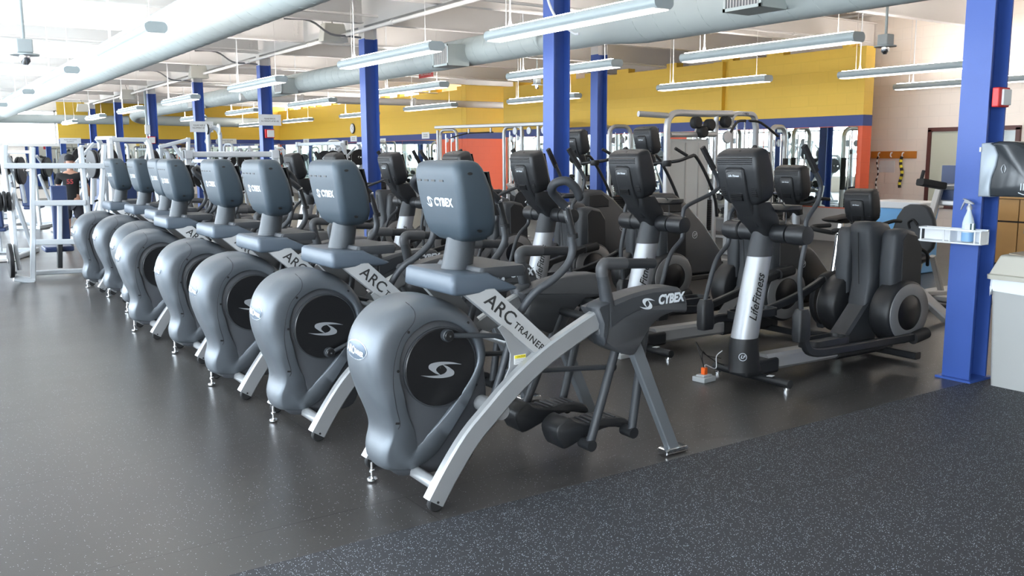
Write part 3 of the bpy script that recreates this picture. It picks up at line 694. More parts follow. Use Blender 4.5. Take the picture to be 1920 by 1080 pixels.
# ------------------------------------------------------------------ black ellipticals, climbers, bikes
def loftz(name, secs, mt, par, r=.03, sm=50, n=5):
    b = MB(); b.rings([[(x, y, z) for x, y in rrect(x0, x1, y0, y1, min(r, (x1-x0)*.48, (y1-y0)*.48), n)] for z, x0, x1, y0, y1 in secs]); return b.build(name, mt, par, sm)
def console_head(T, M, s=1., word=True):
    """black console seen from its back; local: x to the user, z up, origin at the bottom middle"""
    cs = [(0, .02, .10, .09), (.015, -.005, .12, .135), (.05, -.02, .14, .165), (.12, -.03, .145, .178), (.25, -.035, .14, .182), (.33, -.03, .13, .180), (.362, -.012, .12, .172), (.376, .02, .10, .155)]
    def put(b): return b.xf(M @ Matrix.Scale(s, 4))
    b = MB(); b.rings([[(x, y, z) for x, y in rrect(x0, x1, -h, h, .035, 5)] for z, x0, x1, h in cs]); con = put(b).build('console', black, T, 50)
    b = MB(); b.rings([[(x, y, z) for x, y in rrect(x0, x1, -h, h, .02, 4)] for z, x0, x1, h in [(-.16, .045, .13, .06), (-.05, .0, .11, .075), (.06, -.045, .05, .085), (.20, -.055, .05, .085), (.262, -.052, .05, .082), (.275, -.035, .05, .07)]]); pod = put(b).build('rear_pod', black, con, 50)
    def corr(x, y, z, hw, n, st, nm):
        pr = [(x+.012, z-.004)]
        for k in range(n): pr += [(x+.003, z+k*st), (x-.006, z+k*st+st*.25), (x-.006, z+k*st+st*.55), (x+.003, z+k*st+st*.8)]
        q = MB(); q.prism([(a_, b_) for a_, b_ in pr+[(x+.012, z+n*st)]], 'y', y-hw, y+hw); put(q).build(nm, bdark, con, 0)
    corr(-.029, 0, .290, .150, 4, .012, 'vent_grille'); corr(-.054, 0, .05, .05, 4, .012, 'vent_grille')
    for y in (-.135, .135): corr(-.026, y, .07, .02, 5, .014, 'side_vent')
    b = MB(); b.disc((.015, -.02, .372), (-.5, 0, 1), .009, .006, 10); put(b).build('top_slot', blk, con, 0)
    MB_ = MB(); MB_.tube(spline([(-.052, .072, .245), (-.055, .03, .258), (-.055, -.03, .258), (-.052, -.072, .245)], 4), .0035, 6); put(MB_).build('trim_arc', char2, pod)
    if word: text('lettering', 'Life Fitness', .021*s, lett, pod, M @ Matrix.Scale(s, 4) @ frame((-.058, .0, .222), (0, -1, 0), (0, 0, 1)), shear=.35, bold=.0005)
    b = MB(); b.box((.148, 0, .20), (.006, .30, .27)); put(b).build('display', screen, con, 0)
    return con
def lf_badge(par, M, r=.028):
    b = MB(); b.disc((0, 0, 0), (0, 0, 1), r, .002, 28, 0, r*.86); b.xf(M); o = b.build('round_badge', lett, par)
    text('badge_lettering', 'LF', r*1.1, lett, par, M, shear=.3, bold=.0006)
def make_ellip(label, ph=0.):
    T = thing('elliptical_trainer', label, 'exercise machine')
    Y0 = .04
    # front mast
    def ell(c, rx, ry, n=28): return [(c[0]+rx*math.cos(2*PI*k/n), c[1]+ry*math.sin(2*PI*k/n), c[2]) for k in range(n)]
    MB().rings([ell((-.085, Y0, .32), .098, .088), ell((-.075, Y0, .36), .100, .09), ell((.02, Y0, .80), .092, .080), ell((.045, Y0, .905), .088, .078)]).build('mast', lfsil, T, 60)
    MB().rings([ell((.043, Y0, .895), .094, .084), ell((.065, Y0, .99), .092, .080), ell((.095, Y0, 1.10), .085, .070)]).build('mast_collar', char, T, 60)
    u = Vector((.12, 0, .54)).normalized(); side = Vector((-.35, -.94, 0)).normalized()
    text('lettering', 'LifeFitness', .082, blk, T, frame(Vector((-.030, Y0, .62))+side*.0895, u, side.cross(u)*-1 if False else (-u.cross(side))), shear=.35, bold=.0006, xs=.95)
    # foot of the mast and stabilizer
    b = MB(); b.rings([ell((-.08, Y0, .335), .104, .093), ell((-.085, Y0, .26), .108, .097), ell((-.075, Y0, .17), .115, .098), ell((-.06, Y0, .10), .135, .10)]); ft = b.build('mast_foot', black, T, 60)
    MB().box((.03, Y0, .115), (.34, .17, .11)).build('base_block', black, T, bevel=.02)
    lf_badge(ft, frame(Vector((-.168, Y0-.068, .215)), (.62, -.785, 0), (0, 0, 1)))
    MB().tube([(.0, Y0-.34, .055), (.0, Y0+.34, .055)], .030, 14).build('front_stabilizer', black, T)
    for s in (-1, 1):
        b = MB(); b.tube([(0, Y0+s*.31, .008), (0, Y0+s*.31, .05)], .006, 6); b.disc((0, Y0+s*.31, .008), (0, 0, 1), .022, .015, 12); b.build('leveling_foot', chrome, T)
    MB().box((-.02, Y0-.19, .0875), (.05, .04, .002), Matrix.Rotation(.3, 3, 'Z')).build('warning_label', paper, T, 0)
    # main rail
    MB().bar([(.10, Y0, .135), (.92, Y0, .125)], .13, .12, (0, 1, 0)).build('main_rail', silver2, T, 30)
    MB().bar([(.88, Y0, .12), (1.56, Y0, .115)], .145, .13, (0, 1, 0)).build('rear_rail', black, T, 30)
    MB().bar([(1.50, Y0-.33, .055), (1.50, Y0+.33, .055)], .07, .055, (1, 0, 0)).build('rear_stabilizer', black, T, 30)
    MB().prism([(.90, .19), (.93, .22), (1.20, .48), (1.32, .48), (1.32, .16), (.95, .16)], 'y', Y0-.085, Y0+.085, .02).build('rear_ramp', char, T, 40)
    # rear tower: middle fin and two side housings with round covers
    fin = [(1.16, .44), (1.20, .62), (1.19, .80), (1.15, 1.0), (1.155, 1.055), (1.19, 1.078), (1.32, 1.075), (1.42, 1.055), (1.46, 1.01), (1.47, .44)]
    f = MB().prism(fin, 'y', Y0-.095, Y0+.095, .03).build('tower_fin', char, T, 50)
    MB().box((1.165, Y0, .80), (.004, .004, .40), Matrix.Rotation(-.1, 3, 'Y')).build('fin_seam', blk, f, 0)
    for s in (-1, 1):
        sd_ = [(1.24, .50), (1.22, .75), (1.235, .98), (1.26, 1.02), (1.38, 1.03), (1.50, 1.0), (1.58, .90), (1.60, .50)]
        lo, hi = sorted((Y0+s*.125, Y0+s*.265)); h = MB().prism(sd_, 'y', lo, hi, .028).build('side_housing', char, T, 50)
        MB().prism([(1.32, .55), (1.31, .95), (1.37, 1.0), (1.49, .975), (1.56, .88), (1.575, .55)], 'y', *sorted((Y0+s*.262, Y0+s*.272)), .004).build('side_cover', black, h, 40)
        c = (1.36, Y0+s*.235, .405); dr = MB().disc(c, (0, 1, 0), .265, .17, 44, .018, rz=.238).build('drive_drum', black, T, 50)
        MB().disc((1.36, Y0+s*.322, .405), (0, 1, 0), .245, .012, 44, .003, .150, rz=.218).build('drum_ring', ringg, dr, 50)
        MB().disc((1.36, Y0+s*.320, .405), (0, 1, 0), .153, .010, 44, .002, rz=.138).build('drum_disc', bdark, dr, 50)
    # console and mast neck
    Mc = Matrix.Translation((-.13, Y0+.005, 1.245)) @ Matrix.Rotation(math.radians(-13), 4, 'Y')
    con = console_head(T, Mc)
    loftz('console_neck', [(1.0, .04, .15, Y0-.06, Y0+.06), (1.08, -.01, .17, Y0-.085, Y0+.085), (1.16, -.10, .13, Y0-.10, Y0+.10), (1.27, -.13, .04, Y0-.10, Y0+.10)], black, T, .03)
    b = MB(); b.tube(spline([(.06, Y0-.12, 1.27), (.13, Y0-.13, 1.24), (.15, Y0-.13, 1.14), (.12, Y0-.13, 1.07)], 5), .0035, 6); b.build('console_cable', char, T)
    loftz('reading_shelf', [(1.20, .10, .28, Y0-.15, Y0+.15), (1.215, .09, .30, Y0-.16, Y0+.16), (1.24, .14, .31, Y0-.15, Y0+.15)], black, T, .04)
    # hubs, handles, lower links, pedals
    for s in (-1, 1):
        a = s*(1 if ph >= 0 else -1)
        MB().lathe([(.055, 0), (.064, .02*s), (.064, .13*s)], (.10, Y0+s*.07, 1.055), 24, 'y').build('hub_inner', black, T)
        MB().lathe([(.060, 0), (.069, .008*s), (.069, .12*s), (.060, .145*s), (.03, .15*s)], (.10, Y0+s*.21, 1.055), 26, 'y').build('hub_outer', black, T)
        y = Y0+s*.335; sh = .12*a
        up = spline([(.10, y, 1.09), (.10, y, 1.15), (.14, y, 1.20), (.28+sh*.6, y, 1.27), (.345+sh, y, 1.32), (.355+sh, y, 1.37), (.335+sh, y, 1.42), (.28+sh, y-s*.01, 1.50)], 5)
        hd = MB().tube(up, .016, 10).build('moving_handle', char, T)
        MB().bar([(.30+sh, y, 1.475), (.19+sh, y-s*.02, 1.645)], .030, .042, (0, 1, 0)).build('handle_grip', rubber, hd, 40)
        lo = spline([(.10, y, 1.0), (.085, y, .94), (.03-sh*.3, y, .86), (.0-sh*.5, y, .76), (-.02-sh*.9, y, .55)], 5)
        MB().tube(lo, .017, 10).build('swing_arm', char, T)
        jx = -.01-sh*.9
        loftz('pivot_box', [(.34, jx-.055, jx+.055, y-.035, y+.035), (.37, jx-.06, jx+.06, y-.04, y+.04), (.52, jx-.06, jx+.05, y-.04, y+.04), (.56, jx-.045, jx+.04, y-.03, y+.03)], black, T, .02)
        zr = .27+(.0 if a < 0 else .16); zc = .41+.0; 
        bx_ = 1.42 if a < 0 else 1.25; bz = .22 if a < 0 else .60
        pl = spline([(jx+.02, y, .36), (jx+.12, y, zr-.02), (jx+.45, y, zr-.04), (jx+.95, y-s*.02, (zr+bz)/2-.03), (bx_, y+s*.015, bz)], 5)
        MB().bar(pl, .045, .060, (0, 1, 0)).build('pedal_rail', black, T, 40)
        MB().tube([(bx_-.04, y+s*.015, bz-.012), (bx_+.13, y+s*.015, bz+.012)], .045, 14).build('rail_end_cap', rubber, T)
        px_ = jx+.42; yy = Y0+s*.235
        po = rrect(px_-.25, px_+.17, yy-.085, yy+.085, .06, 5)
        b = MB(); b.rings([[(x, y_, zr-.02) for x, y_ in po], [(x*1.0, y_, zr+.035) for x, y_ in po], [(px_-.04+(x-px_+.04)*.93, yy+(y_-yy)*.87, zr+.035) for x, y_ in po], [(px_-.04+(x-px_+.04)*.92, yy+(y_-yy)*.86, zr+.005) for x, y_ in po]])
        pt = b.build('foot_tray', black, T, 40)
        MB().prism([(px_-.04+(x-px_+.04)*.90, yy+(y_-yy)*.84) for x, y_ in po], 'z', zr+.004, zr+.010).build('tray_insert', char2, pt, 0)
    return T
ELA = make_ellip('black elliptical trainer at the right end of its row, nearest the towel dispenser column')
ELB = make_ellip('x', -1)
EX = [(4.85, 4.16, 0), (4.85, 5.02+.28, 1), (4.80, 6.62, 0), (4.80, 7.85, 1), (4.8, 9.35, 0), (4.8, 10.95, 1), (4.8, 12.45, 0)]
EL = [None, 'black elliptical trainer second from the right, mast behind the front arc trainer\'s fixed grip', 'black elliptical trainer third from the right, before the middle blue column',
      'black elliptical trainer fourth from the right, console beside the front arc trainer\'s console', 'black elliptical trainer fifth from the right, behind the front arc trainer\'s console',
      'black elliptical trainer sixth from the right, mast showing behind the second arc trainer\'s handles', 'black elliptical trainer at the far left end of its row']
for i, (x, y, v) in enumerate(EX):
    o = ELA if i == 0 else ELB if i == 1 else copy_tree(ELB if v else ELA)
    o.location = (x, y, 0); o['group'] = 'black elliptical trainers in a row'
    if EL[i]: o['label'] = EL[i]
# stair climbers
def make_climber(label):
    T = thing('stair_climber', label, 'exercise machine')
    body = [(-.10, .06), (-.16, .30), (-.15, .85), (-.12, 1.02), (-.04, 1.10), (.20, 1.11), (.42, .98), (.75, .70), (1.05, .36), (1.12, .10), (1.10, .06)]
    MB().prism(body, 'y', -.30, .30, .04).build('body_shell', char, T, 50)
    MB().prism([(-.06, .88), (-.05, 1.04), (.18, 1.06), (.30, .98), (.30, .88)], 'y', -.315, .315, .01).build('top_cap', black, T, 40)
    b = MB()
    for k in range(5): b.box((.35+k*.17, 0, .86-k*.17), (.24, .46, .03))
    b.build('step', rubber, T, 0)
    lf_badge(T, frame((-.152, -.16, .90), (0, -1, 0), (.1, 0, 1)), .045); lf_badge(T, frame((.55, -.302, .58), (1, 0, 0), (0, 0, 1)), .045)
    MB().tube([(.0, 0, 1.08), (.02, 0, 1.55)], .05, 16).build('console_post', lfsil, T)
    console_head(T, Matrix.Translation((-.02, 0, 1.575)) @ Matrix.Rotation(math.radians(-12), 4, 'Y'), .92)
    for s in (-1, 1):
        p = spline([(.02, s*.03, 1.47), (.10, s*.20, 1.49), (.22, s*.33, 1.51), (.40, s*.345, 1.56), (.50, s*.345, 1.55), (.70, s*.345, 1.30), (.86, s*.335, 1.02), (.92, s*.32, .80)], 4)
        MB().tube(p, .021, 12).build('hand_rail', black, T)
        MB().tube([(.34, s*.345, 1.57), (.18, s*.30, 1.66)], .020, 10).build('upper_grip', rubber, T)
    b = MB(); b.lathe([(.05, 0), (.06, .02), (.06, .07), (.052, .07), (.05, .03)], (.10, -.24, 1.44), 18); b.build('cup_holder', black, T)
    for s in (-1, 1): MB().box((.5, s*.28, .03), (1.3, .05, .06)).build('base_skid', black, T, bevel=.01)
    return T
SCA = make_climber('black stair climber with a high console, right of the second-row blue column')
SCA.location = (7.7, 8.43, 0)
o = copy_tree(SCA); o.location = (7.7, 9.82, 0); o['label'] = 'black stair climber whose console hides behind the middle blue column'
for q in (SCA, o): q['group'] = 'stair climbers behind the ellipticals'
# upright / recumbent bikes
def make_bike(label, rec):
    T = thing('exercise_bike', label, 'exercise machine')
    zc = 1.12 if not rec else .93
    MB().prism(spl2([(.0, .16), (-.03, .40), (.05, .62), (.22, .66), (.42, .50), (.60, .30), (.58, .16), (.30, .10)], 3, True), 'y', -.11, .11, .03).build('drive_housing', black, T, 50)
    lf_badge(T, frame((.10, -.112, .50), (1, 0, 0), (0, 0, 1)), .035)
    MB().tube([(.12, 0, .60), (.08, 0, zc)], [.045, .035], 14).build('console_post', lfsil if not rec else char, T)
    console_head(T, Matrix.Translation((0, 0, zc)) @ Matrix.Rotation(math.radians(-10), 4, 'Y'), .93 if not rec else .86)
    for s in (-1, 1):
        MB().tube(spline([(.06, s*.03, zc-.02), (.10, s*.16, zc), (.20, s*.22, zc+.03), (.34, s*.20, zc+.02)], 4), .017, 10).build('handlebar', rubber, T)
        MB().tube([(.28, s*.11, .34), (.30, s*.16, .26+.16*(s > 0))], .012, 8).build('crank', char, T)
        MB().box((.31, s*.20, .25+.16*(s > 0)), (.10, .08, .025)).build('pedal', rubber, T, bevel=.006)
    MB().bar([(-.15, 0, .07), (1.25 if rec else 1.0, 0, .07)], .10, .06, (0, 1, 0)).build('base_beam', black, T, 30)
    for x in (-.12, 1.2 if rec else .95): MB().tube([(x, -.28, .04), (x, .28, .04)], .03, 12).build('stabilizer', black, T)
    if rec:
        MB().tube([(.72, 0, .08), (.76, 0, .52)], .04, 12).build('seat_post', char, T)
        MB().prism(spl2([(.46, .52), (.50, .60), (.72, .585), (.87, .60), (.88, .54), (.68, .50)], 3, True), 'y', -.21, .21, .03).build('seat', char, T, 50)
        b = MB(); b.rings([[(x+.10*(z-.6), y, z) for x, y in rrect(.84, .92, -h, h, .035, 4)] for z, h in ((.60, .17), (.66, .22), (.80, .24), (.95, .20), (1.05, .14), (1.08, .08))]); sb = b.build('seat_back', char, T, 60)
        MB().tube(spline([(.865, -.05, .88), (.865, 0, .93), (.865, .05, .90), (.865, .03, .84)], 4), .012, 8).build('back_hole_trim', rubber, sb)
        for s in (-1, 1): MB().tube(spline([(.80, s*.22, .50), (.70, s*.27, .62), (.58, s*.27, .68), (.46, s*.25, .70)], 4), .016, 10).build('side_grip', rubber, T)
    else:
        MB().tube([(.70, 0, .10), (.82, 0, .88)], .032, 12).build('seat_post', chrome, T)
        MB().prism(spl2([(.62, .90), (.66, .93), (.85, .945), (.98, .955), (1.0, .90), (.80, .87)], 3, True), 'y', -.10, .10, .02).build('saddle', rubber, T, 50)
    return T
UB = make_bike('black upright exercise bike with its console beside the second-row elliptical handle, left of the recumbent', False); UB.location = (7.3, 5.90, 0)
RB = make_bike('black recumbent exercise bike with a moulded high-back seat, behind the right-hand elliptical', True); RB.location = (7.5, 5.24, 0)
for q in (UB, RB): q['group'] = 'exercise bikes'
# indoor cycle between them
T = thing('spin_bike', 'dark indoor cycle with a looped handlebar, tucked between the upright and recumbent bikes', 'exercise machine', (6.62, 4.90, 0))
MB().disc((.0, 0, .34), (0, 1, 0), .24, .05, 32, .01).build('flywheel', iron, T)
MB().prism([(-.05, .30), (.02, .48), (.20, .46), (.60, .34), (.60, .26), (.1, .24)], 'y', -.07, .07, .02).build('chain_guard', black, T, 50)
lf_badge(T, frame((.12, -.072, .38), (1, 0, 0), (0, 0, 1)), .03)
MB().tube([(.02, 0, .38), (.10, 0, .90)], .026, 10).build('handlebar_post', chrome, T)
MB().tube(spline([(.24, -.20, 0.955), (.02, -.20, 0.955), (-.10, -.10, 0.945), (.02, 0, 0.915), (-.10, .10, 0.945), (.02, .20, 0.955), (.24, .20, 0.955)], 5), .020, 10).build('handlebar', rubber, T)
MB().tube([(.44, 0, .28), (.52, 0, .78)], .026, 10).build('seat_post', chrome, T)
MB().prism(spl2([(.40, .79), (.50, .82), (.64, .84), (.65, .79), (.50, .76)], 3, True), 'y', -.08, .08, .02).build('saddle', rubber, T, 50)
MB().bar([(-.1, 0, .12), (.3, 0, .20), (.66, 0, .10)], .07, .06, (0, 1, 0)).build('frame', char, T, 30)
for x in (-.15, .68): MB().tube([(x, -.2, .045), (x, .2, .045)], .032, 12).build('stabilizer', black, T)
# ------------------------------------------------------------------ weight machines in the background
def bars(par, name, mt, segs, w=.06, h=.06, side=(0, 1, 0)):
    out = []
    for s in segs: out.append(MB().bar(s, w, h, side).build(name, mt, par, 30))
    return out
def plate(par, c, axis=(0, 1, 0), r=.22, t=.035, name='weight_plate'):
    o = MB().disc(c, axis, r, t, 28, .008).build(name, iron, par)
    MB().disc(c, axis, .03, t+.03, 14, .004).build('hub_ring', chrome, o); return o
def iso_machine(label, loc, rz, mt=whitef, h=1.75, plates=2, s=1., cat='weight machine', grp=None):
    """plate-loaded chest press style machine: A-frame, seat, back pad, swing arms with plates"""
    T = thing('plate_loaded_machine', label, cat, loc, math.radians(rz), grp)
    bars(T, 'base_tube', mt, [[(-.6, -.45, .04), (.7, -.45, .04)], [(-.6, .45, .04), (.7, .45, .04)]], .07, .08)
    bars(T, 'cross_member', mt, [[(-.55, -.45, .04), (-.55, .45, .04)], [(.62, -.45, .04), (.62, .45, .04)]], .07, .08, (1, 0, 0))
    for sd in (-1, 1):
        bars(T, 'upright', mt, [[(-.45, sd*.42, .06), (-.25, sd*.30, h*.96), (-.18, sd*.28, h)]], .07, .09)
        bars(T, 'brace', mt, [[(.55, sd*.42, .06), (-.05, sd*.32, h*.7)]], .06, .06)
        a = bars(T, 'press_arm', mt, [[(-.15, sd*.34, h*.95), (.28, sd*.40, h*.72), (.34, sd*.42, .85)]], .05, .06)[0]
        MB().tube([(.34, sd*.42, .88), (.46, sd*.30, .90)], .018, 10).build('hand_grip', rubber, a)
        MB().tube([(.05, sd*.36, h*.80), (.05, sd*.62, h*.80)], .022, 10).build('weight_horn', chrome, T)
        for k in range(plates): plate(T, (.05, sd*(.44+.045*k), h*.80))
    bars(T, 'top_beam', mt, [[(-.20, -.30, h), (-.20, .30, h)]], .07, .07, (1, 0, 0))
    MB().box((.02, 0, .82), (.07, .30, .70), Matrix.Rotation(-.15, 3, 'Y')).build('back_pad', navy, T, bevel=.02)
    MB().box((.30, 0, .45), (.40, .32, .07), Matrix.Rotation(-.08, 3, 'Y')).build('seat_pad', navy, T, bevel=.02)
    bars(T, 'seat_post', mt, [[(.30, 0, .06), (.28, 0, .42)]], .06, .06)
    return T
def cable_tower(label, loc, rz, mt=silver2, h=2.25, w=.62, stack=True, grp=None, red_=False):
    """inverted-U tube frame with guide rods, pulleys and a weight stack"""
    T = thing('cable_tower', label, 'cable machine', loc, math.radians(rz), grp)
    p = [(0, -w/2, .02), (0, -w/2, h-.16)]+[(0, -w/2+.16-.16*math.cos(a), h-.16+.16*math.sin(a)) for a in [math.radians(15*k) for k in range(1, 7)]]+[(0, w/2-.16+.16*math.sin(a), h-.16+.16*math.cos(a)) for a in [math.radians(15*k) for k in range(0, 7)]]+[(0, w/2, .02)]
    MB().tube(p, .042, 14).build('u_frame', mt, T)
    for s in (-1, 1):
        MB().tube([(.0, s*.11, .1), (.0, s*.11, h-.12)], .013, 8).build('guide_rod', chrome, T)
        MB().disc((.05, s*.11, h-.28), (1, 0, 0), .065, .022, 22, .004).build('pulley', lfsil, T)
    MB().tube([(.06, .03, h-.30), (.06, .03, .5)], .004, 6).build('cable', blk, T)
    if stack:
        b = MB()
        for k in range(14): b.box((0, 0, .16+.042*k), (.12, .34, .036))
        b.build('weight_stack', iron, T, 0)
        MB().box((0, 0, .10), (.16, .40, .04)).build('stack_base', mt, T, 0)
    bars(T, 'base_foot', mt, [[(-.35, -w/2, .03), (.35, -w/2, .03)], [(-.35, w/2, .03), (.35, w/2, .03)]], .07, .06)
    MB().tube([(-.02, -w/2, .9), (-.02, -w/2, 1.5)], .050, 12).build('black_sleeve', rubber, T)
    return T
def crossover(label, a, c, h, mt=whitef, grp=None, rod=True):
    """two posts and a long overhead beam from a to c"""
    a, c = Vector((*a, 0)), Vector((*c, 0)); T = thing('crossover_frame', label, 'cable machine', a); d = c-a; u = d.normalized(); nrm = Vector((-u.y, u.x, 0))
    MB().bar([Vector((0, 0, h)), d+Vector((0, 0, h))], .09, .10, nrm).build('top_beam', mt, T, 30)
    for k, p in enumerate((Vector(), d)):
        MB().bar([p+Vector((0, 0, .02)), p+Vector((0, 0, h-.05))], .08, .10, nrm).build('end_post', mt, T, 30)
        MB().bar([p-nrm*.45+Vector((0, 0, .04)), p+nrm*.45+Vector((0, 0, .04))], .10, .08, u).build('base_foot', mt, T, 30)
        q = p+u*(.09 if k == 0 else -.09)
        b = MB()
        for j in range(12): b.box(q+Vector((0, 0, .20+.045*j)), (.10, .30, .04))
        if rod: b.build('weight_stack', iron, T, 0)
        else: b.b.free()
        MB().box(p+Vector((0, 0, h)), (.14, .14, .15)).build('end_housing', mt, T, bevel=.01)
        MB().box(p+u*(-.075 if k == 0 else .075)+Vector((0, 0, h)), (.02, .12, .13)).build('end_cap', black, T, bevel=.005)
    return T
def flat_bench(label, loc, rz, inc=0., grp=None):
    T = thing('weight_bench', label, 'bench', loc, math.radians(rz), grp)
    MB().box((.25, 0, .44), (.42, .28, .07)).build('seat_pad', purp, T, bevel=.02)
    b = MB(); b.box((-.36, 0, 0), (.76, .28, .07)); b.xf(Matrix.Translation((.02, 0, .44)) @ Matrix.Rotation(inc, 4, 'Y')); b.build('back_pad', purp, T, bevel=.02)
    bars(T, 'frame_tube', silver2, [[(-.55, 0, .05), (.45, 0, .05)], [(.2, 0, .05), (.1, 0, .40)], [(-.4, 0, .05), (-.2, 0, .40)]], .06, .06)
    bars(T, 'foot_tube', silver2, [[(-.55, -.25, .04), (-.55, .25, .04)], [(.45, -.25, .04), (.45, .25, .04)]], .06, .06, (1, 0, 0))
    return T
def dumbbell_rack(label, loc, rz, L=2.2, grp=None):
    T = thing('dumbbell_rack', label, 'rack', loc, math.radians(rz), grp)
    for sd in (-1, 1): bars(T, 'end_frame', silver2, [[(-.25, sd*L/2, .03), (.25, sd*L/2, .03)], [(-.15, sd*L/2, .03), (.05, sd*L/2, .98)]], .06, .06)
    for k, (x, z) in enumerate(((.12, .35), (.02, .62), (-.06, .90))):
        MB().box((x, 0, z), (.24, L, .03), Matrix.Rotation(.25, 3, 'Y')).build('shelf', silver2, T, 0)
    return T
def dumbbell(label, loc, rz, grp, src=None):
    T = thing('dumbbell', label, 'dumbbell', loc, rz, grp)
    MB().tube([(-.07, 0, 0), (.07, 0, 0)], .015, 8).build('handle', chrome, T)
    for s in (-1, 1): MB().disc((s*.10, 0, 0), (1, 0, 0), .065, .07, 16, .01).build('head', iron, T)
    return T
# near-left white rack (frame seen square on)
def pxbar(T, name, mt, pts, w=.06, h=.06, side=(0, 1, 0)):
    o = Vector(T.location); return MB().bar([atY(*p)-o for p in pts], w, h, side).build(name, mt, T, 30)
RK = thing('bench_press_rack', 'white seated press frame with a navy pad, just left of the farthest arc trainer', 'weight machine', (1.3, 13.0, 0), 0)
YF = 13.0
for pts in ([(61, 276, YF), (62, 527, YF)], [(9, 272, YF), (9, 315, YF)], [(151, 276, YF), (164, 408, YF)], [(196, 272, YF), (190, 385, YF), (199, 500, YF)]): pxbar(RK, 'upright', whitef, pts, .09, .06)
for pts, w_ in (([(6, 311, YF-.07), (200, 311, YF-.07)], .05), ([(66, 381, YF-.06), (160, 380, YF-.06)], .05), ([(68, 454, YF-.06), (140, 453, YF-.06)], .05)): pxbar(RK, 'cross_bar', whitef, pts, w_, .07)
pxbar(RK, 'base_bar', whitef, [(26, 521, YF), (64, 527, YF)], .10, .08); pxbar(RK, 'base_bar', whitef, [(66, 512, YF+.4), (158, 507, YF+.4)], .08, .06)
pxbar(RK, 'side_arm', whitef, [(26, 352, YF), (24, 400, YF), (30, 470, YF), (37, 506, YF)], .06, .05); pxbar(RK, 'centre_post', whitef, [(112, 382, YF), (112, 450, YF)], .06, .06)
pxbar(RK, 'adjusting_post', black, [(112, 456, YF), (112, 502, YF)], .11, .06); pxbar(RK, 'base_rail', whitef, [(26, 470, YF+1.2), (26, 512, YF)], .06, .06)
o_ = Vector(RK.location)
c0, c1 = atY(93, 348, YF+.1)-o_, atY(132, 450, YF+.1)-o_
MB().box((c0+c1)/2, (c1.x-c0.x, .08, c0.z-c1.z)).build('back_pad', navy, RK, bevel=.02)
c0, c1 = atY(80, 456, YF+.28)-o_, atY(136, 474, YF+.28)-o_
MB().box((c0+c1)/2, (c1.x-c0.x, .40, .07)).build('seat_pad', navy, RK, bevel=.02)
c = atY(20, 489, YF-.05)-o_; MB().tube([c+Vector((-.5, 0, 0)), c+Vector((.05, 0, 0))], .022, 10).build('weight_horn', chrome, RK); plate(RK, c, (1, 0, 0), .22, .05)
c = atY(10, 378, YF-.05)-o_
for k in range(3): plate(RK, c+Vector((-.06+.05*k, 0, 0)), (1, 0, 0), .13-.01*abs(k-1), .04)
# white machines around it
G1 = 'white plate-loaded machines at the back left'
iso_machine('white plate-loaded machine at the far left edge, behind the seated press frame', (1.15, 16.6, 0), 70, h=1.72, grp=G1)
iso_machine('white plate-loaded machine directly behind the farthest arc trainer, tall slanted uprights', (2.95, 15.3, 0), 100, h=1.85, grp=G1)
iso_machine('white plate-loaded machine behind the seventh arc trainer, left of the conduit column', (3.2, 19.2, 0), 200, h=1.95, plates=1, grp=G1)
iso_machine('white plate-loaded machine farther back, right of the person in the cap', (3.35, 21.3, 0), 120, h=1.8, grp=G1)
iso_machine('white plate-loaded machine seen beyond the person\'s shoulder', (2.35, 23.2, 0), 60, h=1.7, grp=G1)
iso_machine('white plate-loaded machine at the far left under the bright window', (2.0, 27.5, 0), 90, h=1.75, grp=G1)
for (x, y, r, l) in ((5.2, 23.5, 150, 'white plate-loaded machine behind the pulley tower'), (4.6, 27.5, 100, 'white plate-loaded machine deep in the room between two columns'), (7.9, 25.5, 190, 'white plate-loaded machine beyond the crossover frame\'s right post'),
                     (8.8, 21.0, 170, 'pale plate-loaded machine left of the beige box'), (9.6, 27.5, 140, 'white plate-loaded machine before the far mirror'), (10.6, 23.6, 175, 'white plate-loaded machine under the wall clock'),
                     (7.9, 31.5, 120, 'white plate-loaded machine at the very back')):
    iso_machine(l, (x, y, 0), r, h=1.7+.1*((x*7) % 3), plates=1+int(x) % 2, grp=G1)
# slanted lever machine, pulley tower and crossover frames in the middle distance
LM = thing('lever_machine', 'white lever machine with a long rising arm, left of the column with the small notice', 'weight machine', (4.4, 18.9, 0)); YL = 18.9
for pts, w_ in (([(298, 276, YL), (352, 262, YL)], .10), ([(353, 258, YL), (353, 330, YL)], .09), ([(325, 272, YL), (345, 300, YL)], .07), ([(302, 272, YL), (302, 330, YL+.3)], .07)): pxbar(LM, 'lever_tube', whitef, pts, w_, .07)
MB().box((.0, 0, .03), (.9, .7, .06)).build('base_frame', whitef, LM, bevel=.01); MB().bar([(-.2, 0, .05), (-.1, 0, 1.2)], .08, .08, (0, 1, 0)).build('main_post', whitef, LM); MB().bar([(.36, 0, .05), (.36, 0, 1.4)], .08, .08, (0, 1, 0)).build('main_post', whitef, LM)
PT = cable_tower('white pulley tower with a big round top pulley, beside the notice column', (5.30, 18.6, 0), 90, whitef, 2.16, .24, True)
MB().disc((.0, -.10, 2.12), (0, 1, 0), .11, .03, 26, .005).build('top_pulley', white, PT); MB().disc((.0, .13, 2.12), (0, 1, 0), .11, .03, 26, .005).build('top_pulley', black, PT)
CF = crossover('white crossover frame with a long horizontal beam, behind the fourth and fifth arc trainers', (4.10, 16.0), (5.62, 16.0), 1.62, rod=False)
iso_machine('white plate-loaded machine standing inside the crossover frame', (4.9, 17.4, 0), 15, h=1.5, plates=1, grp=G1)
crossover('white frame with an overhead beam far behind the second arc trainer\'s console', (11.0, 25.2), (11.0, 29.0), 1.95)
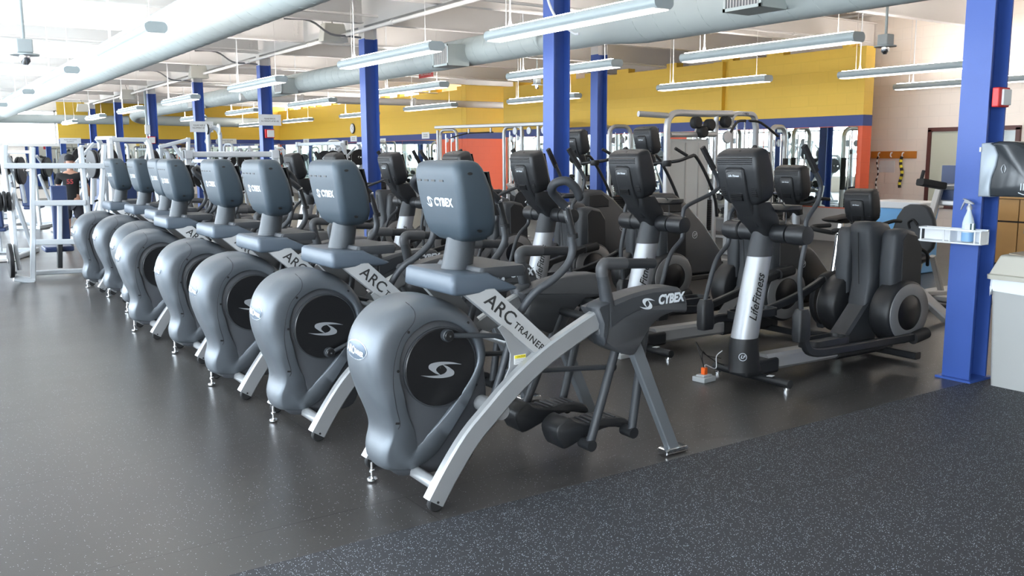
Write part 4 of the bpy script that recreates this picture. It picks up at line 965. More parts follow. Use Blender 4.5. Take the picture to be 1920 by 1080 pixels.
# multi-station with inverted U towers along the side wall
G2 = 'inverted-U cable towers along the yellow side wall'
cable_tower('silver inverted-U cable tower left of the orange pier', (12.9, 22.35, 0), 15, h=2.28, w=.66, grp=G2)
cable_tower('silver inverted-U cable tower in front of the orange pier', (12.9, 19.1, 0), 15, h=2.28, w=.62, grp=G2)
cable_tower('silver cable tower right of the orange pier, in front of the mirror', (12.9, 17.3, 0), 15, h=2.25, w=.5, grp=G2)
XB = thing('overhead_beam', 'long silver overhead beam with a pull-up grip joining the cable towers', 'cable machine', (12.75, 20.5, 0))
MB().bar([(0, -3.4, 2.30), (0, 2.3, 2.36)], .10, .09, (1, 0, 0)).build('beam', silver2, XB, 30)
for y in (-.6, .5): MB().bar([(0, y, 2.27), (0, y, 2.16)], .05, .05, (1, 0, 0)).build('grip_hanger', silver2, XB)
MB().tube([(-.15, 1.2, 2.05), (0, .6, 2.16), (0, -.7, 2.16)], .018, 8).build('pull_up_bar', rubber, XB)
for y in (-3.3, -2.7, -2.0, 2.2): MB().bar([(0, y, .02), (0, y, 2.28)], .07, .07, (1, 0, 0)).build('post', silver2, XB, 30)
for y in (-2.4, -1.8, -3.0): MB().disc((-.06, y, 2.16), (1, 0, 0), .09, .03, 24, .005).build('pulley', lfsil, XB)
for (x, y, r, h, l) in ((12.9, 15.6, 90, 2.2, 'silver cable tower seen just left of the middle blue column'), (12.3, 14.3, 80, 2.15, 'silver cable tower between the two blue columns'), (12.6, 12.2, 90, 2.1, 'silver cable tower right of the second-row blue column'),
                        (12.9, 26.8, 90, 2.0, 'pale cable tower under the wall notices'), (12.9, 30.5, 90, 2.1, 'pale cable tower near the far corner'), (12.9, 10.75, 100, 2.05, 'silver cable tower before the near mirror'),
                        (9.9, 33.0, 20, 2.0, 'pale cable tower against the far end'), (6.7, 34.5, 10, 2.0, 'pale cable tower far off behind the columns')):
    cable_tower(l, (x, y, 0), r, h=h, w=.5, grp=G2, mt=silver2 if y < 25 else whitef)
# functional trainer with shrouds, and the chin-up assist arch
FT = thing('functional_trainer', 'large silver tube machine with pale shroud panels and round black rollers, behind the stair climber', 'cable machine', (9.5, 9.4, 0))
p = spline([(-.55, 0, .02), (-.55, 0, 1.6), (-.55, 0, 1.98), (-.49, 0, 2.11), (-.36, 0, 2.16), (0, 0, 2.16), (.75, 0, 2.17)], 4)
MB().tube(p, .048, 14).build('tube_frame', silver2, FT); MB().tube([(.42, 0, .02), (.42, 0, 2.15)], .036, 12).build('tube_frame', silver2, FT)
MB().tube([(-.5, 0, 1.86), (.42, 0, 1.87)], .040, 12).build('cross_tube', silver2, FT); MB().tube([(.42, 0, 1.98), (.72, 0, 1.98)], .03, 12).build('cross_tube', silver2, FT)
MB().tube([(-1.0, .1, 2.14), (-.55, 0, 2.12)], .04, 12).build('cross_tube', silver2, FT)
MB().prism([(-.44, .08), (-.44, 1.72), (-.40, 1.80), (.32, 1.80), (.36, 1.72), (.36, .08)], 'y', .06, .14, .02).build('shroud_panel', mat('shroud_pale', (.58, .60, .60), .35), FT, 40)
for x in (-.12, .14): MB().box((x, .055, .95), (.02, .01, 1.6)).build('panel_groove', silver2, FT, 0)
for x, z in ((-.05, 2.03), (.08, 1.90), (.22, 2.00), (.55, 2.05)): MB().disc((x, -.06, z), (0, 1, 0), .085, .12, 22, .02).build('roller', rubber, FT)
MB().disc((.60, -.05, 1.83), (0, 1, 0), .09, .04, 22, .01).build('pulley', lfsil, FT)
bars(FT, 'base_foot', silver2, [[(-.6, 0, .03), (.5, 0, .03)]], .10, .06); bars(FT, 'base_foot', silver2, [[(-.55, -.5, .03), (-.55, .5, .03)], [(.42, -.5, .03), (.42, .5, .03)]], .08, .06, (1, 0, 0))
CA = thing('chin_up_tower', 'silver arch-topped chin-up tower with black grips, rising behind the right-hand elliptical', 'cable machine', (11.1, 9.95, 0), math.radians(4))
p = [(-.33, 0, .02), (-.30, 0, 2.0)]+[(-.17-.13*math.cos(a), 0, 2.10+.11*math.sin(a)) for a in [math.radians(18*k) for k in range(0, 6)]]+[(.17+.13*math.sin(a), 0, 2.10+.11*math.cos(a)) for a in [math.radians(18*k) for k in range(0, 6)]]+[(.33, 0, 2.0), (.36, 0, .02)]
MB().bar(p, .09, .075, (0, 1, 0)).build('arch_frame', silver, CA, 40)
text('lettering', 'CYBEX', .05, blk, CA, frame((0, -.05, 2.205), (1, 0, 0), (0, 0, 1)))
for s in (-1, 1):
    MB().tube(spline([(s*.05, -.08, 2.10), (s*.30, -.12, 2.07), (s*.62, -.22, 1.86)], 4), .020, 10).build('chin_grip', rubber, CA)
    MB().tube([(s*.1, .04, .2), (s*.1, .04, 2.1)], .012, 8).build('guide_rod', chrome, CA)
b = MB()
for k in range(14): b.box((0, .04, .16+.042*k), (.34, .12, .036))
b.build('weight_stack', iron, CA, 0); bars(CA, 'base_foot', silver, [[(-.33, -.5, .03), (-.33, .4, .03)], [(.36, -.5, .03), (.36, .4, .03)]], .08, .06, (1, 0, 0))
# benches, leg press, beige box
G3 = 'benches behind the ellipticals'
for x, y, r, i_, l in ((8.9, 11.6, 200, .5, 'slate bench with a raised back, seen between the fourth elliptical and the middle column'), (9.3, 14.3, 160, .0, 'flat slate bench behind the middle blue column'), (9.9, 16.6, 190, .7, 'slate bench with a raised back near the beige box'),
                    (11.5, 15.2, 20, .9, 'slate bench with an upright back before the side mirror'), (10.4, 19.3, 170, .6, 'slate incline bench left of the orange pier')):
    flat_bench(l, (x, y, 0), r, i_, G3)
LP = thing('leg_press', 'silver sled leg press with a slanted dark rail, left of the middle blue column', 'weight machine', (9.5, 12.9, 0), math.radians(-25))
for s in (-1, 1):
    bars(LP, 'sled_rail', char2, [[(-.9, s*.28, .95), (.5, s*.28, .18)]], .05, .09); bars(LP, 'upright', silver2, [[(-.8, s*.30, .02), (-.8, s*.30, .92)], [(.2, s*.30, .02), (.2, s*.30, .36)]], .06, .06); bars(LP, 'base_tube', silver2, [[(-1.0, s*.30, .04), (.9, s*.30, .04)]], .07, .07)
    MB().tube([(-.5, s*.3, .78), (-.5, s*.55, .78)], .022, 8).build('weight_horn', chrome, LP); plate(LP, (-.5, s*.40, .78))
MB().box((-.62, 0, .90), (.06, .60, .42), Matrix.Rotation(-.5, 3, 'Y')).build('foot_plate', silver2, LP, bevel=.01)
MB().box((.62, 0, .55), (.09, .42, .75), Matrix.Rotation(.75, 3, 'Y')).build('back_pad', purp, LP, bevel=.03); MB().box((.32, 0, .28), (.36, .40, .08)).build('seat_pad', purp, LP, bevel=.03)
bx_ = MB(); bx_.box((0, 0, .26), (.55, .95, .52)); q = bx_.build('storage_box', beige, None, bevel=.012); q.location = (8.75, 17.0, 0); tag(q, 'plain beige box on the floor behind the second arc trainer\'s handles', 'box')
# dumbbell racks with dumbbells along the mirrors
def db_place(T, base, rz, L, grp, lab, cnt=10):
    first = None
    for lvl, (x, z) in enumerate(((.12, .35), (.02, .62), (-.06, .90))):
        for k in range(cnt):
            lx, ly = x, -L/2+.15+(L-.3)*k/(cnt-1); c, s_ = math.cos(rz), math.sin(rz)
            loc = (base[0]+lx*c-ly*s_, base[1]+lx*s_+ly*c, z+.11)
            l = '%s, %s shelf, %s from the left' % (lab, ('bottom', 'middle', 'top')[lvl], NTH[k])
            if first is None: first = dumbbell(l, loc, rz, grp+', %s shelf' % ('bottom', 'middle', 'top')[lvl]); 
            else:
                o = copy_tree(first); o.location = loc; o['label'] = l; o['group'] = grp+', %s shelf' % ('bottom', 'middle', 'top')[lvl]
for (x, y, L, cnt, l) in ((13.62, 12.1, 2.4, 9, 'by the near mirror'), (13.62, 17.6, 3.0, 9, 'by the alcove mirror'), (13.62, 28.6, 3.6, 8, 'by the far mirrors')):
    R_ = dumbbell_rack('three-tier dumbbell rack standing '+l, (x, y, 0), 180, L, 'dumbbell racks')
    db_place(R_, (x, y), PI, L, 'dumbbells on the rack '+l, 'black dumbbell on the rack '+l, cnt)
# ------------------------------------------------------------------ things at the right-hand column
CXF = 6.2-.113            # face of the flange towards the machines
D = thing('towel_dispenser', 'smoky black hands-free towel dispenser with a silver-grey back, on the right blue column', 'dispenser', (6.2, COLY[0]-.10, 1.30))
x0, x1 = -.17, .17
back = spl2([(-.0, .0), (-.0, .36), (-.06, .362), (-.085, .345), (-.105, .30), (-.10, .22), (-.075, .14), (-.068, .06), (-.075, .0)], 3, True)
MB().prism([(0, 0), (0, .355), (-.05, .36), (-.09, .335), (-.115, .28), (-.108, .21), (-.082, .13), (-.075, .06), (-.08, 0)], 'x', x0, x1, .008).build('back_case', mat('dispenser_silver', (.38, .43, .48), .45, .2), D, 50)
MB().prism([(-.05, .352), (-.12, .368), (-.22, .358), (-.30, .315), (-.345, .25), (-.36, .17), (-.34, .10), (-.36, .035), (-.345, .005), (-.08, .005), (-.075, .06), (-.082, .13), (-.108, .21), (-.115, .28), (-.09, .335)], 'x', x0-.002, x1+.002, .014).build('smoky_cover', mat('smoky_cover', (.035, .040, .045), .27), D, 50)
MB().tube(spline([(x0-.004, -.16, .16), (x0-.004, -.150, .19), (x0-.004, -.165, .215), (x0-.004, -.178, .19), (x0-.004, -.172, .165)], 3), .003, 6).build('key_slot', lfsil, D)
b = MB()
for k in range(5): b.tube([(x0-.004, -.285-.016*k, .05), (x0-.004, -.285-.016*k, .095)], .0035, 6)
b.tube(spline([(x0-.004, -.27, .035), (x0-.004, -.31, .022), (x0-.004, -.355, .028)], 3), .003, 6); b.build('hand_symbol', lett, D)
MB().box((-.15, .0, .315), (.05, .012, .03)).build('mounting_tab', lfsil, D, 0)
# spray-bottle shelf and bottle
S = thing('bottle_shelf', 'small white open shelf screwed to the right blue column', 'shelf', (CXF-.001, COLY[0]+.02, .975))
def rb(z, t): 
    b = MB(); po = [(0, -.19), (0, .27), (-.09, .27), (-.12, .24), (-.12, -.16), (-.09, -.19)]
    b.prism(po, 'z', z, z+t, .003); return b
rb(0, .012).build('bottom_board', white, S, 30)
b = MB(); b.prism([(0, -.19), (0, .27), (-.09, .27), (-.12, .24), (-.12, -.16), (-.09, -.19), (-.09, -.175), (-.105, -.155), (-.105, .235), (-.085, .255), (-.015, .255), (-.015, -.19)], 'z', .09, .102); b.build('top_ring', white, S, 0)
MB().box((-.007, .04, .05), (.012, .46, .10)).build('back_board', white, S, 0)
for y in (.24, .07, -.15): MB().tube([(-.108, y, .01), (-.108, y, .092)], .006, 8).build('corner_rod', white, S)
for y in (-.185, .03): MB().box((-.055, y, .05), (.10, .008, .085)).build('divider', white, S, 0)
B = thing('spray_bottle', 'clear spray bottle with blue liquid and grey trigger in the white shelf', 'bottle', (CXF-.056, COLY[0]-.05, .9885))
MB().lathe([(.030, .0), (.038, .004), (.039, .10), (.038, .13), (.030, .165), (.017, .20), (.0135, .215), (.0135, .225)], n=28).build('bottle_body', mat('clear_bottle', (.62, .72, .80), .25, 0), B)
MB().lathe([(.036, .003), (.0395, .006), (.0398, .065), (.037, .066)], n=28).build('blue_liquid', mat('blue_cleaner', (.25, .45, .72), .2), B)
MB().prism([(-.028, .07), (-.028, .13), (.028, .13), (.028, .07)], 'y', -.0415, -.0395).xf(Matrix.Rotation(-.9, 4, 'Z')).build('front_label', paper, B, 0)
lb = MB().prism([(-.024, .078), (-.024, .128), (.02, .128), (.02, .078)], 'y', -.0420, -.0398).xf(Matrix.Rotation(-.25, 4, 'Z')).build('dark_label', mat('label_dark', (.04, .12, .14), .5), B, 0)
MB().lathe([(.018, .222), (.018, .24), (.011, .25), (.010, .262)], n=18).build('cap', lfsil, B)
b = MB(); b.prism([(-.040, .285), (-.048, .268), (-.02, .262), (.035, .258), (.03, .268), (-.015, .288), (-.05, .296), (-.058, .288)], 'x', -.010, .010, .003); b.xf(Matrix.Rotation(PI*.92, 4, 'Z')); b.build('spray_head', lfsil, B, 40)
b = MB(); b.prism([(-.040, .285), (-.034, .275), (-.058, .235), (-.068, .215), (-.072, .219), (-.056, .262)], 'x', -.006, .006, .002); b.xf(Matrix.Rotation(PI*.92, 4, 'Z')); b.build('trigger', lfsil, B, 40)
# alarm boxes, notices, conduit on the columns
def alarm(label, loc, s=1.):
    T = thing('alarm_box', label, 'alarm', loc); MB().box((0, -.02, 0), (.14*s, .05, .13*s)).build('red_case', red, T, bevel=.008); MB().box((.012, -.052, 0), (.105*s, .016, .105*s)).build('white_plate', paper, T, bevel=.006); return T
alarm('red alarm box with a white face, high on the right blue column', (6.17, COLY[0]-.115, 1.96))
alarm('red alarm box with a white face under the two-line notice', (6.22, COLY[3]-.115, 2.03), 1.35)
alarm('red alarm box low on the column with the grey conduit', (6.10, COLY[5]-.13, 2.05), 1.6)
def notice(label, c, w_, h_, n_, lines, size):
    """a small white sign; n_ is the side it faces"""
    T = thing('notice_sign', label, 'sign', c); N = Vector(n_); U = Vector((0, 0, 1)).cross(N)
    b = MB(); b.box((0, 0, 0), (w_, h_, .006)); b.xf(frame((0, 0, 0), U, (0, 0, 1))); b.build('sign_board', paper, T, 0)
    for i, l in enumerate(lines):
        text('lettering', l, size, blk, T, frame(N*.0042+Vector((0, 0, (len(lines)-1)*.6*size-i*1.2*size)), U, (0, 0, 1)), xs=.8, ext=.0004)
    return T
notice('white notice asking to rerack weights on the fourth blue column', (6.24, COLY[3]-.125, 2.30), .46, .22, (0, -1, 0), ['PLEASE RERACK', 'ALL WEIGHTS AFTER USE'], .040)
notice('white notice about wiping down equipment on the fifth blue column', (6.22, COLY[4]-.125, 2.30), .56, .26, (0, -1, 0), ['PLEASE WIPE DOWN', 'EQUIPMENT AFTER USE'], .052)
for (px_, py_, w_, l, ls) in ((662, 266, .6, 'small white notice on the blue wall stripe, left of the ones under the clock', ['PLEASE', 'RERACK']), (0, 0, 0, '', [])):
    if not l: continue
for i, (p_, l) in enumerate((((574, 265), 'small white notice on the blue stripe, farthest along the side wall'), ((663, 260), 'small white notice on the blue stripe below the wall clock'), ((798, 254), 'small white notice on the blue stripe left of the silver tower'), ((718, 265), 'small white card on the mirror top right of the third blue column'))):
    c = atX(p_[0], p_[1], RX1-.01); notice(l, c, .62-.06*i, .20, (-1, 0, 0), ['PLEASE RERACK', 'YOUR WEIGHTS'], .05)
for p_, l in (((132, 264), 'white notice on the far wall stripe beside the bright window'), ((427, 265), 'white notice on the far wall stripe between two columns')):
    c = atY(p_[0], p_[1], RY1-.02); notice(l, c, .75, .22, (0, -1, 0), ['PLEASE WIPE DOWN', 'EQUIPMENT'], .06)
c = atX(661, 241, RX1-.03)
K = thing('wall_clock', 'round black-rimmed clock on the yellow side wall', 'clock', c)
MB().disc((0, 0, 0), (1, 0, 0), .19, .05, 40, .01).build('rim', black, K); MB().disc((-.022, 0, 0), (1, 0, 0), .165, .012, 40).build('face', paper, K)
for a, L in ((.6, .12), (2.3, .09)): MB().bar([(-.031, 0, 0), (-.031, -L*math.sin(a), L*math.cos(a))], .012, .004, (0, 1, 0)).build('hand', blk, K, 0)
b = MB()
for k in range(12): b.box((-.029, -.14*math.sin(k*PI/6), .14*math.cos(k*PI/6)), (.004, .012, .012))
b.build('hour_mark', blk, K, 0)
K = thing('conduit', 'pale conduit with a white box running down the slim sixth column', 'pipe', (6.02, COLY[5]-.05, 0)); MB().bar([(0, 0, 2.1), (0, 0, 3.5)], .06, .06, (0, 1, 0)).build('pipe', fixt, K); MB().box((0, -.06, 2.35), (.14, .08, .26)).build('junction_box', white, K, bevel=.01)
# bin
TB = thing('waste_bin', 'tall grey bin with a beige hooded lid and white liner at the right', 'bin', (6.10, 3.22, 0))
def rr(z, x0, x1, y0, y1, r=.03): return [(x, y, z) for x, y in rrect(x0, x1, y0, y1, r, 4)]
b = MB(); b.rings([rr(.0, .03, .46, -.70, -.02), rr(.10, .025, .465, -.705, -.015), rr(.70, .0, .49, -.73, .0), rr(.745, -.005, .495, -.735, .005)]); b.build('bin_body', beige2, TB, 50)
b = MB(); N = 60; po = rrect(-.012, .502, -.742, .012, .035, 15); n_ = len(po); random.seed(5)
r1 = [(x, y, .752) for x, y in po]; r2 = [(x+random.uniform(-.004, .004), y+random.uniform(-.004, .004), .70+random.uniform(-.02, .012)) for x, y in po]; r3 = [(.245+(x-.245)*1.012, -.365+(y+.365)*1.006, .655+.05*math.sin(i*.7)*abs(math.sin(i*.23))) for i, (x, y) in enumerate(po)]
b.rings([r1, r2, r3], caps=False); b.build('liner', plastw, TB, 80)
b = MB(); b.rings([rr(.745, -.03, .52, -.76, .03, .04), rr(.775, -.032, .522, -.762, .032, .04), rr(.780, -.02, .51, -.75, .02, .04)]); lid = b.build('lid_rim', beige, TB, 50)
b = MB(); b.rings([[(x, y, z) for x, y, z in r] for r in ([(-.015, .015, .778), (.505, .015, .778), (.505, -.745, .778), (-.015, -.745, .778)], [(.03, -.03, .905), (.46, -.03, .905), (.46, -.70, .905), (.03, -.70, .905)], [(.06, -.06, .915), (.43, -.06, .915), (.43, -.67, .915), (.06, -.67, .915)], [(.08, -.08, .87), (.41, -.08, .87), (.41, -.65, .87), (.08, -.65, .87)])]); b.build('lid_hood', beige, TB, 30, bevel=.008)
MB().box((.18, -.18, .905), (.24, .22, .012), Matrix.Rotation(.12, 3, 'X')).build('swing_flap', mat('flap_tan', (.36, .30, .22), .5), TB, bevel=.003)
# floor outlets and cords
for (px_, py_, l, hasor) in ((1320, 714, 'grey floor outlet box with an orange plug before the right-hand elliptical', 1), (1165, 670, 'grey floor outlet box behind the front arc trainer\'s rear leg', 0)):
    p = atZ(px_, py_, 0); T = thing('floor_outlet', l, 'outlet', p, .1)
    MB().box((0, 0, .018), (.13, .11, .036)).build('outlet_box', mat('outlet_grey', (.42, .44, .45), .5), T, bevel=.004); MB().box((0, 0, .042), (.09, .07, .012)).build('cover', mat('outlet_grey', (.42, .44, .45), .5), T, bevel=.002)
    if hasor: MB().box((.0, .0, .072), (.034, .034, .05)).build('orange_plug', orange, T, bevel=.004)
    b = MB(); b.tube(spline([(.0, 0, .09), (.0, .02, .15), (.04, .05, .20), (.10, .06, .16), (.18, .02, .10), (.28, -.02, .06)], 5), .004, 6); b.tube(spline([(.0, 0, .09), (-.02, .03, .20), (.0, .08, .27), (.08, .06, .17), (.24, .04, .12)], 5), .003, 6); b.build('cord', blk, T)
    b = MB(); b.tube(spline([(.0, 0, .095), (.03, .01, .11), (.13, .0, .07), (.16, .02, .15), (.2, .0, .19)], 5), .0035, 6); b.build('pale_cord', white, T)
# cream wall: rail with ropes, window with blinds, cabinet, tub
HR = thing('hook_rail', 'orange-brown wooden rail with white hooks on the cream wall', 'rail', (XW-.012, 10.25, 1.55))
MB().box((0, 0, 0), (.024, .95, .135)).build('board', woodor, HR, bevel=.004)
for y in (.28, .02, -.22): MB().tube(spline([(-.01, y, .04), (-.05, y, .03), (-.06, y, -.02), (-.03, y, -.04)], 4), .012, 8).build('hook', white, HR)
def rope(label, y, L, ms, th):
    T = thing('striped_rope', label, 'rope', (XW-.075, y, 1.52))
    for j, (mt, nm) in enumerate(ms):
        b = MB(); n = int(L/.05)
        for k in range(n):
            if k % 2 == j: b.tube([(0, .02*math.sin(k*.8), -k*L/n), (0, .02*math.sin((k+1)*.8), -(k+1)*L/n)], th, 8)
        b.build(nm, mt, T)
    return T
rope('black and white speckled rope hanging from the left hook', 10.53, .72, ((blk, 'black_strand'), (paper, 'white_strand')), .014)
rope('yellow and black rope hanging from the right hook', 10.03, .58, ((blk, 'black_strand'), (yel, 'yellow_strand')), .028)
q = MB().box((0, 0, 0), (.004, .34, .22)).build('paper_sheet', paper, None, 0); q.location = (XW-.004, 10.38, 1.33); tag(q, 'sheet of white paper taped to the cream wall below the rail', 'paper')
b = MB()
for y in (9.52, 8.72, 7.95): b.box((XW-.02, y, 1.30), (.08, .07, 1.40))
for z in (2.0, .62): b.box((XW-.02, 8.735, z), (.08, 1.64, .07))
struct(b.build('window_3', brown, smooth=0))
b = MB()
for k in range(14): b.box((XW-.03, 9.47-k*.052, 1.3), (.006, .048, 1.32), Matrix.Rotation(.3, 3, 'Z'))
q = b.build('window_blind', mat('blind_cloth', (.55, .56, .45), .8), None, 0); tag(q, 'pale green vertical blind in the brown-framed window', 'blind')
struct(MB().box((XW-.008, 8.73, 1.3), (.01, 1.5, 1.3)).build('window_3_glass', mat('dim_glass', (.30, .33, .32), .1), smooth=0))
CB = thing('storage_cabinet', 'maple cabinet with dark gaps below the brown-framed window', 'cabinet', (12.9, 5.3, 0))
MB().box((.28, 0, .47), (.5, 4.0, .94)).build('body', mat('dark_gap', (.03, .02, .015), .6), CB, 0); MB().box((.27, 0, .965), (.60, 4.06, .04)).build('top', wood, CB, bevel=.004)
for k in range(5):
    d = MB().box((.02, 1.6-k*.8, .32), (.025, .785, .58)).build('door', wood, CB, 0); MB().box((.0, 1.6-k*.8+.3, .52), (.02, .012, .10)).build('handle', chrome, d, 0)
    MB().box((.02, 1.6-k*.8, .785), (.025, .785, .30)).build('drawer', wood, CB, 0)
SB = thing('storage_tub', 'white-lidded translucent blue storage tub behind the recumbent bike', 'container', (11.2, 7.15, 0))
b = MB(); b.rings([rr(.42, -.22, .22, -.30, .30, .05), rr(.86, -.26, .26, -.36, .36, .06)]); b.build('tub', mat('tub_blue', (.22, .50, .86), .35), SB); b = MB(); b.rings([rr(.86, -.29, .29, -.40, .40, .05), rr(.95, -.29, .29, -.40, .40, .05)]); b.build('lid', white, SB, bevel=.01)
MB().box((0, 0, .21), (.5, .7, .42)).build('crate_below', mat('tub_blue', (.22, .50, .86), .35), SB, bevel=.02)
# roman chair and black machine at the right
RC = thing('knee_raise_stand', 'silver knee-raise stand with black arm pads, left of the right blue column', 'weight machine', (9.35, 5.6, 0))
def gp(x, y, Y): return atY(x, y, Y)-Vector(RC.location)
for pts, w_ in (([(1708, 545, 5.5), (1762, 352, 5.5)], .075), ([(1762, 380, 5.5), (1800, 382, 5.3)], .06), ([(1765, 350, 5.5), (1800, 350, 5.3)], .06)): MB().bar([gp(*p_) for p_ in pts], w_, .06, (0, 1, 0)).build('silver_tube', silver2, RC, 30)
MB().bar([gp(1700, 550, 5.6), gp(1805, 548, 5.4)], .08, .05, (0, 1, 0)).build('base_plate', silver2, RC, 30)
MB().bar([gp(1748, 480, 5.5), gp(1765, 548, 5.5)], .06, .05, (0, 1, 0)).build('silver_tube', silver2, RC, 30)
MB().bar([gp(1725, 341, 5.5), gp(1768, 349, 5.4)], .12, .07, (0, 1, 0)).build('arm_pad', rubber, RC, 30)
MB().tube([gp(1727, 338, 5.5), gp(1732, 320, 5.5)], .018, 8).build('hand_grip', rubber, RC)
MB().bar([gp(1789, 310, 5.4), gp(1785, 382, 5.4)], .24, .08, (0, 1, -.05)).build('back_pad', navy, RC, 30)
MB().box(gp(1742, 437, 5.5), (.10, .10, .16)).build('step_block', black, RC, bevel=.01)
MB().bar([gp(1692, 520, 5.1), gp(1790, 610, 4.6)], .07, .12, (0, 1, 0)).build('floor_beam', silver2, RC, 30)
MB().box((.3, -.2, .03), (.9, .8, .06)).build('floor_frame', silver2, RC, bevel=.01)
BM = thing('weight_stack_machine', 'black weight-stack machine with a silver post behind the grey bin', 'weight machine', (8.7, 4.05, 0))
MB().bar([(-.15, .0, .02), (-.15, 0, 1.42)], .07, .09, (0, 1, 0)).build('silver_post', silver2, BM, 30)
MB().box((.16, -.05, .80), (.42, .5, 1.6)).build('stack_tower', black, BM, bevel=.02)
b = MB()
for k in range(16): b.box((-.058, -.07, .35+k*.05), (.01, .22, .042))
b.build('weight_stack', mat('stack_blue', (.04, .06, .12), .4), BM, 0)
MB().bar([(-.55, -.35, .92), (.1, -.30, 1.02)], .09, .09, (0, 1, 0)).build('lever_arm', black, BM, 30); MB().box((-.52, -.35, .93), (.16, .16, .12)).build('roller_pad', black, BM, bevel=.02)
MB().bar([(-.6, 0, .05), (.6, 0, .05)], .12, .09, (0, 1, 0)).build('base', black, BM, 30)
# sprinkler drops, heaters/speakers, pipes
def sensor(label, loc, h):
    T = thing('ceiling_sensor', label, 'ceiling fitting', loc); MB().tube([(0, 0, .08), (0, 0, h)], .016, 10).build('drop_pipe', fixt, T); MB().box((0, 0, .06), (.13, .13, .12)).build('grey_box', mat('fitting_grey', (.38, .42, .43), .45), T, bevel=.01)
    MB().disc((0, 0, -.012), (0, 0, 1), .12, .012, 24).build('guard_disc', fixt, T); MB().lathe([(.02, -.10), (.045, -.07), (.045, -.02)], n=16).build('lens_cap', chrome, T)
p = atY(46, 100, 9.2); sensor('grey ceiling sensor on a long drop pipe at the upper left', p, CEIL-p.z)
p = atX(1660, 85, 9.4); sensor('grey ceiling sensor on a short drop pipe above the fourth light row', p, CEIL-p.z)
p = atX(1007, 158, 11.6); sensor('grey ceiling sensor over the yellow wall\'s left end', p, CEIL-p.z)
def speaker(label, loc):
    T = thing('ceiling_speaker', label, 'speaker', loc); b = MB(); b.rings([[(-.21, -.10, -.14), (.21, -.10, -.14), (.21, .12, -.14), (-.21, .12, -.14)], [(-.16, -.07, .14), (.16, -.07, .14), (.16, .12, .14), (-.16, .12, .14)]]); b.build('cabinet', mat('speaker_beige', (.55, .54, .48), .6), T, bevel=.012)
    MB().tube(spline([(.0, .02, .14), (-.04, .02, .3), (.03, .02, .45), (.05, .02, .60)], 4), .006, 6).build('cable', blk, T); b = MB(); b.tube([(-.17, .02, .14), (-.17, .02, .22), (.17, .02, .22), (.17, .02, .14)], .008, 6); b.build('bracket', steelw, T); return T
for k, (px_, py_, l) in enumerate(((625, 62, 'beige ceiling speaker left of the third blue column'), (372, 135, 'beige ceiling speaker above the fifth column'), (239, 177, 'beige ceiling speaker above the sixth column'), (155, 202, 'beige ceiling speaker near the end of the room'))):
    Y = (11.8, 17.6, 26.3, 36)[k]; p = atX(px_, py_, 5.75) if k < 3 else atX(px_, py_, 5.7); speaker(l, p)['group'] = 'ceiling speakers'
def pipe(label, pts, r, mt=None, cpl=3.):
    T = thing('ceiling_pipe', label, 'pipe'); pts = [Vector(q) for q in pts]; MB().tube(pts, r, 12).build('pipe_run', mt or steelw, T); b = MB(); d = pts[-1]-pts[0]; n = max(2, int(d.length/cpl))
    for k in range(n): b.disc(pts[0]+d*((k+.5)/n), d, r*1.35, .05, 12)
    b.build('coupling', mt or steelw, T); return T
pipe('white sprinkler main along the near side of the column row', [(5.85, RY0+.5, 3.42), (5.85, 35, 3.42)], .028)
pipe('white sprinkler main over the third light row', [(9.4, 4, 3.40), (9.4, 38.5, 3.40)], .045)
for k, y in enumerate((4.9, 9.6, 14.6, 19.6, 24.6)): pipe('%s thin white sprinkler branch crossing the ceiling right of the columns' % NTH[k], [(5.9, y, 3.46), (13.9, y+.1, 3.46)], .02)['group'] = 'sprinkler branches'
for k, y in enumerate((7.0, 12.0, 17.0)): pipe('%s thin white sprinkler branch on the left side of the ceiling' % NTH[k], [(-2, y, 3.535), (5.8, y, 3.535)], .018)['group'] = 'sprinkler branches on the left'
pipe('fat white pipe under the joists, reaching the alcove', [(6.9, 21.9, 2.98), (16.3, 21.9, 2.98)], .09)
T = thing('fire_sign', 'small red sign hanging on the pipe left of the third blue column', 'sign', (9.4, 17.2, 3.28)); MB().box((0, 0, 0), (.01, .62, .14)).build('sign_board', red, T, 0)
text('lettering', 'FIRE SPRINKLER', .065, paper, T, frame((-.0062, 0, 0), (0, -1, 0), (0, 0, 1)), ext=.0004)
MB().tube([(0, -.25, .07), (0, -.25, .16)], .004, 6).build('hanger', steelw, T); MB().tube([(0, .25, .07), (0, .25, .16)], .004, 6).build('hanger', steelw, T)
b = MB(); b.tube(spline([(6.05, 8.2, 3.5), (5.98, 8.18, 3.3), (6.04, 8.1, 3.06), (6.2, 8.0, 2.9), (6.2, 7.9, 2.88)], 5), .014, 8); tag(b.build('hanging_cable', white), 'loose white cable looping down beside the middle blue column', 'cable')
for k in (2, 3, 4):
    y = COLY[k]; b = MB(); b.tube(spline([(4.9, y+.1, 3.60), (5.3, y+.1, 3.60), (5.6, y+.05, 3.42), (5.9, y, 3.40), (6.08, y, 3.39)], 4), .016, 8)
    tag(b.build('conduit_bend', ringg), 'grey conduit bending onto the top of the %s blue column' % ('third', 'fourth', 'fifth')[k-2], 'pipe')
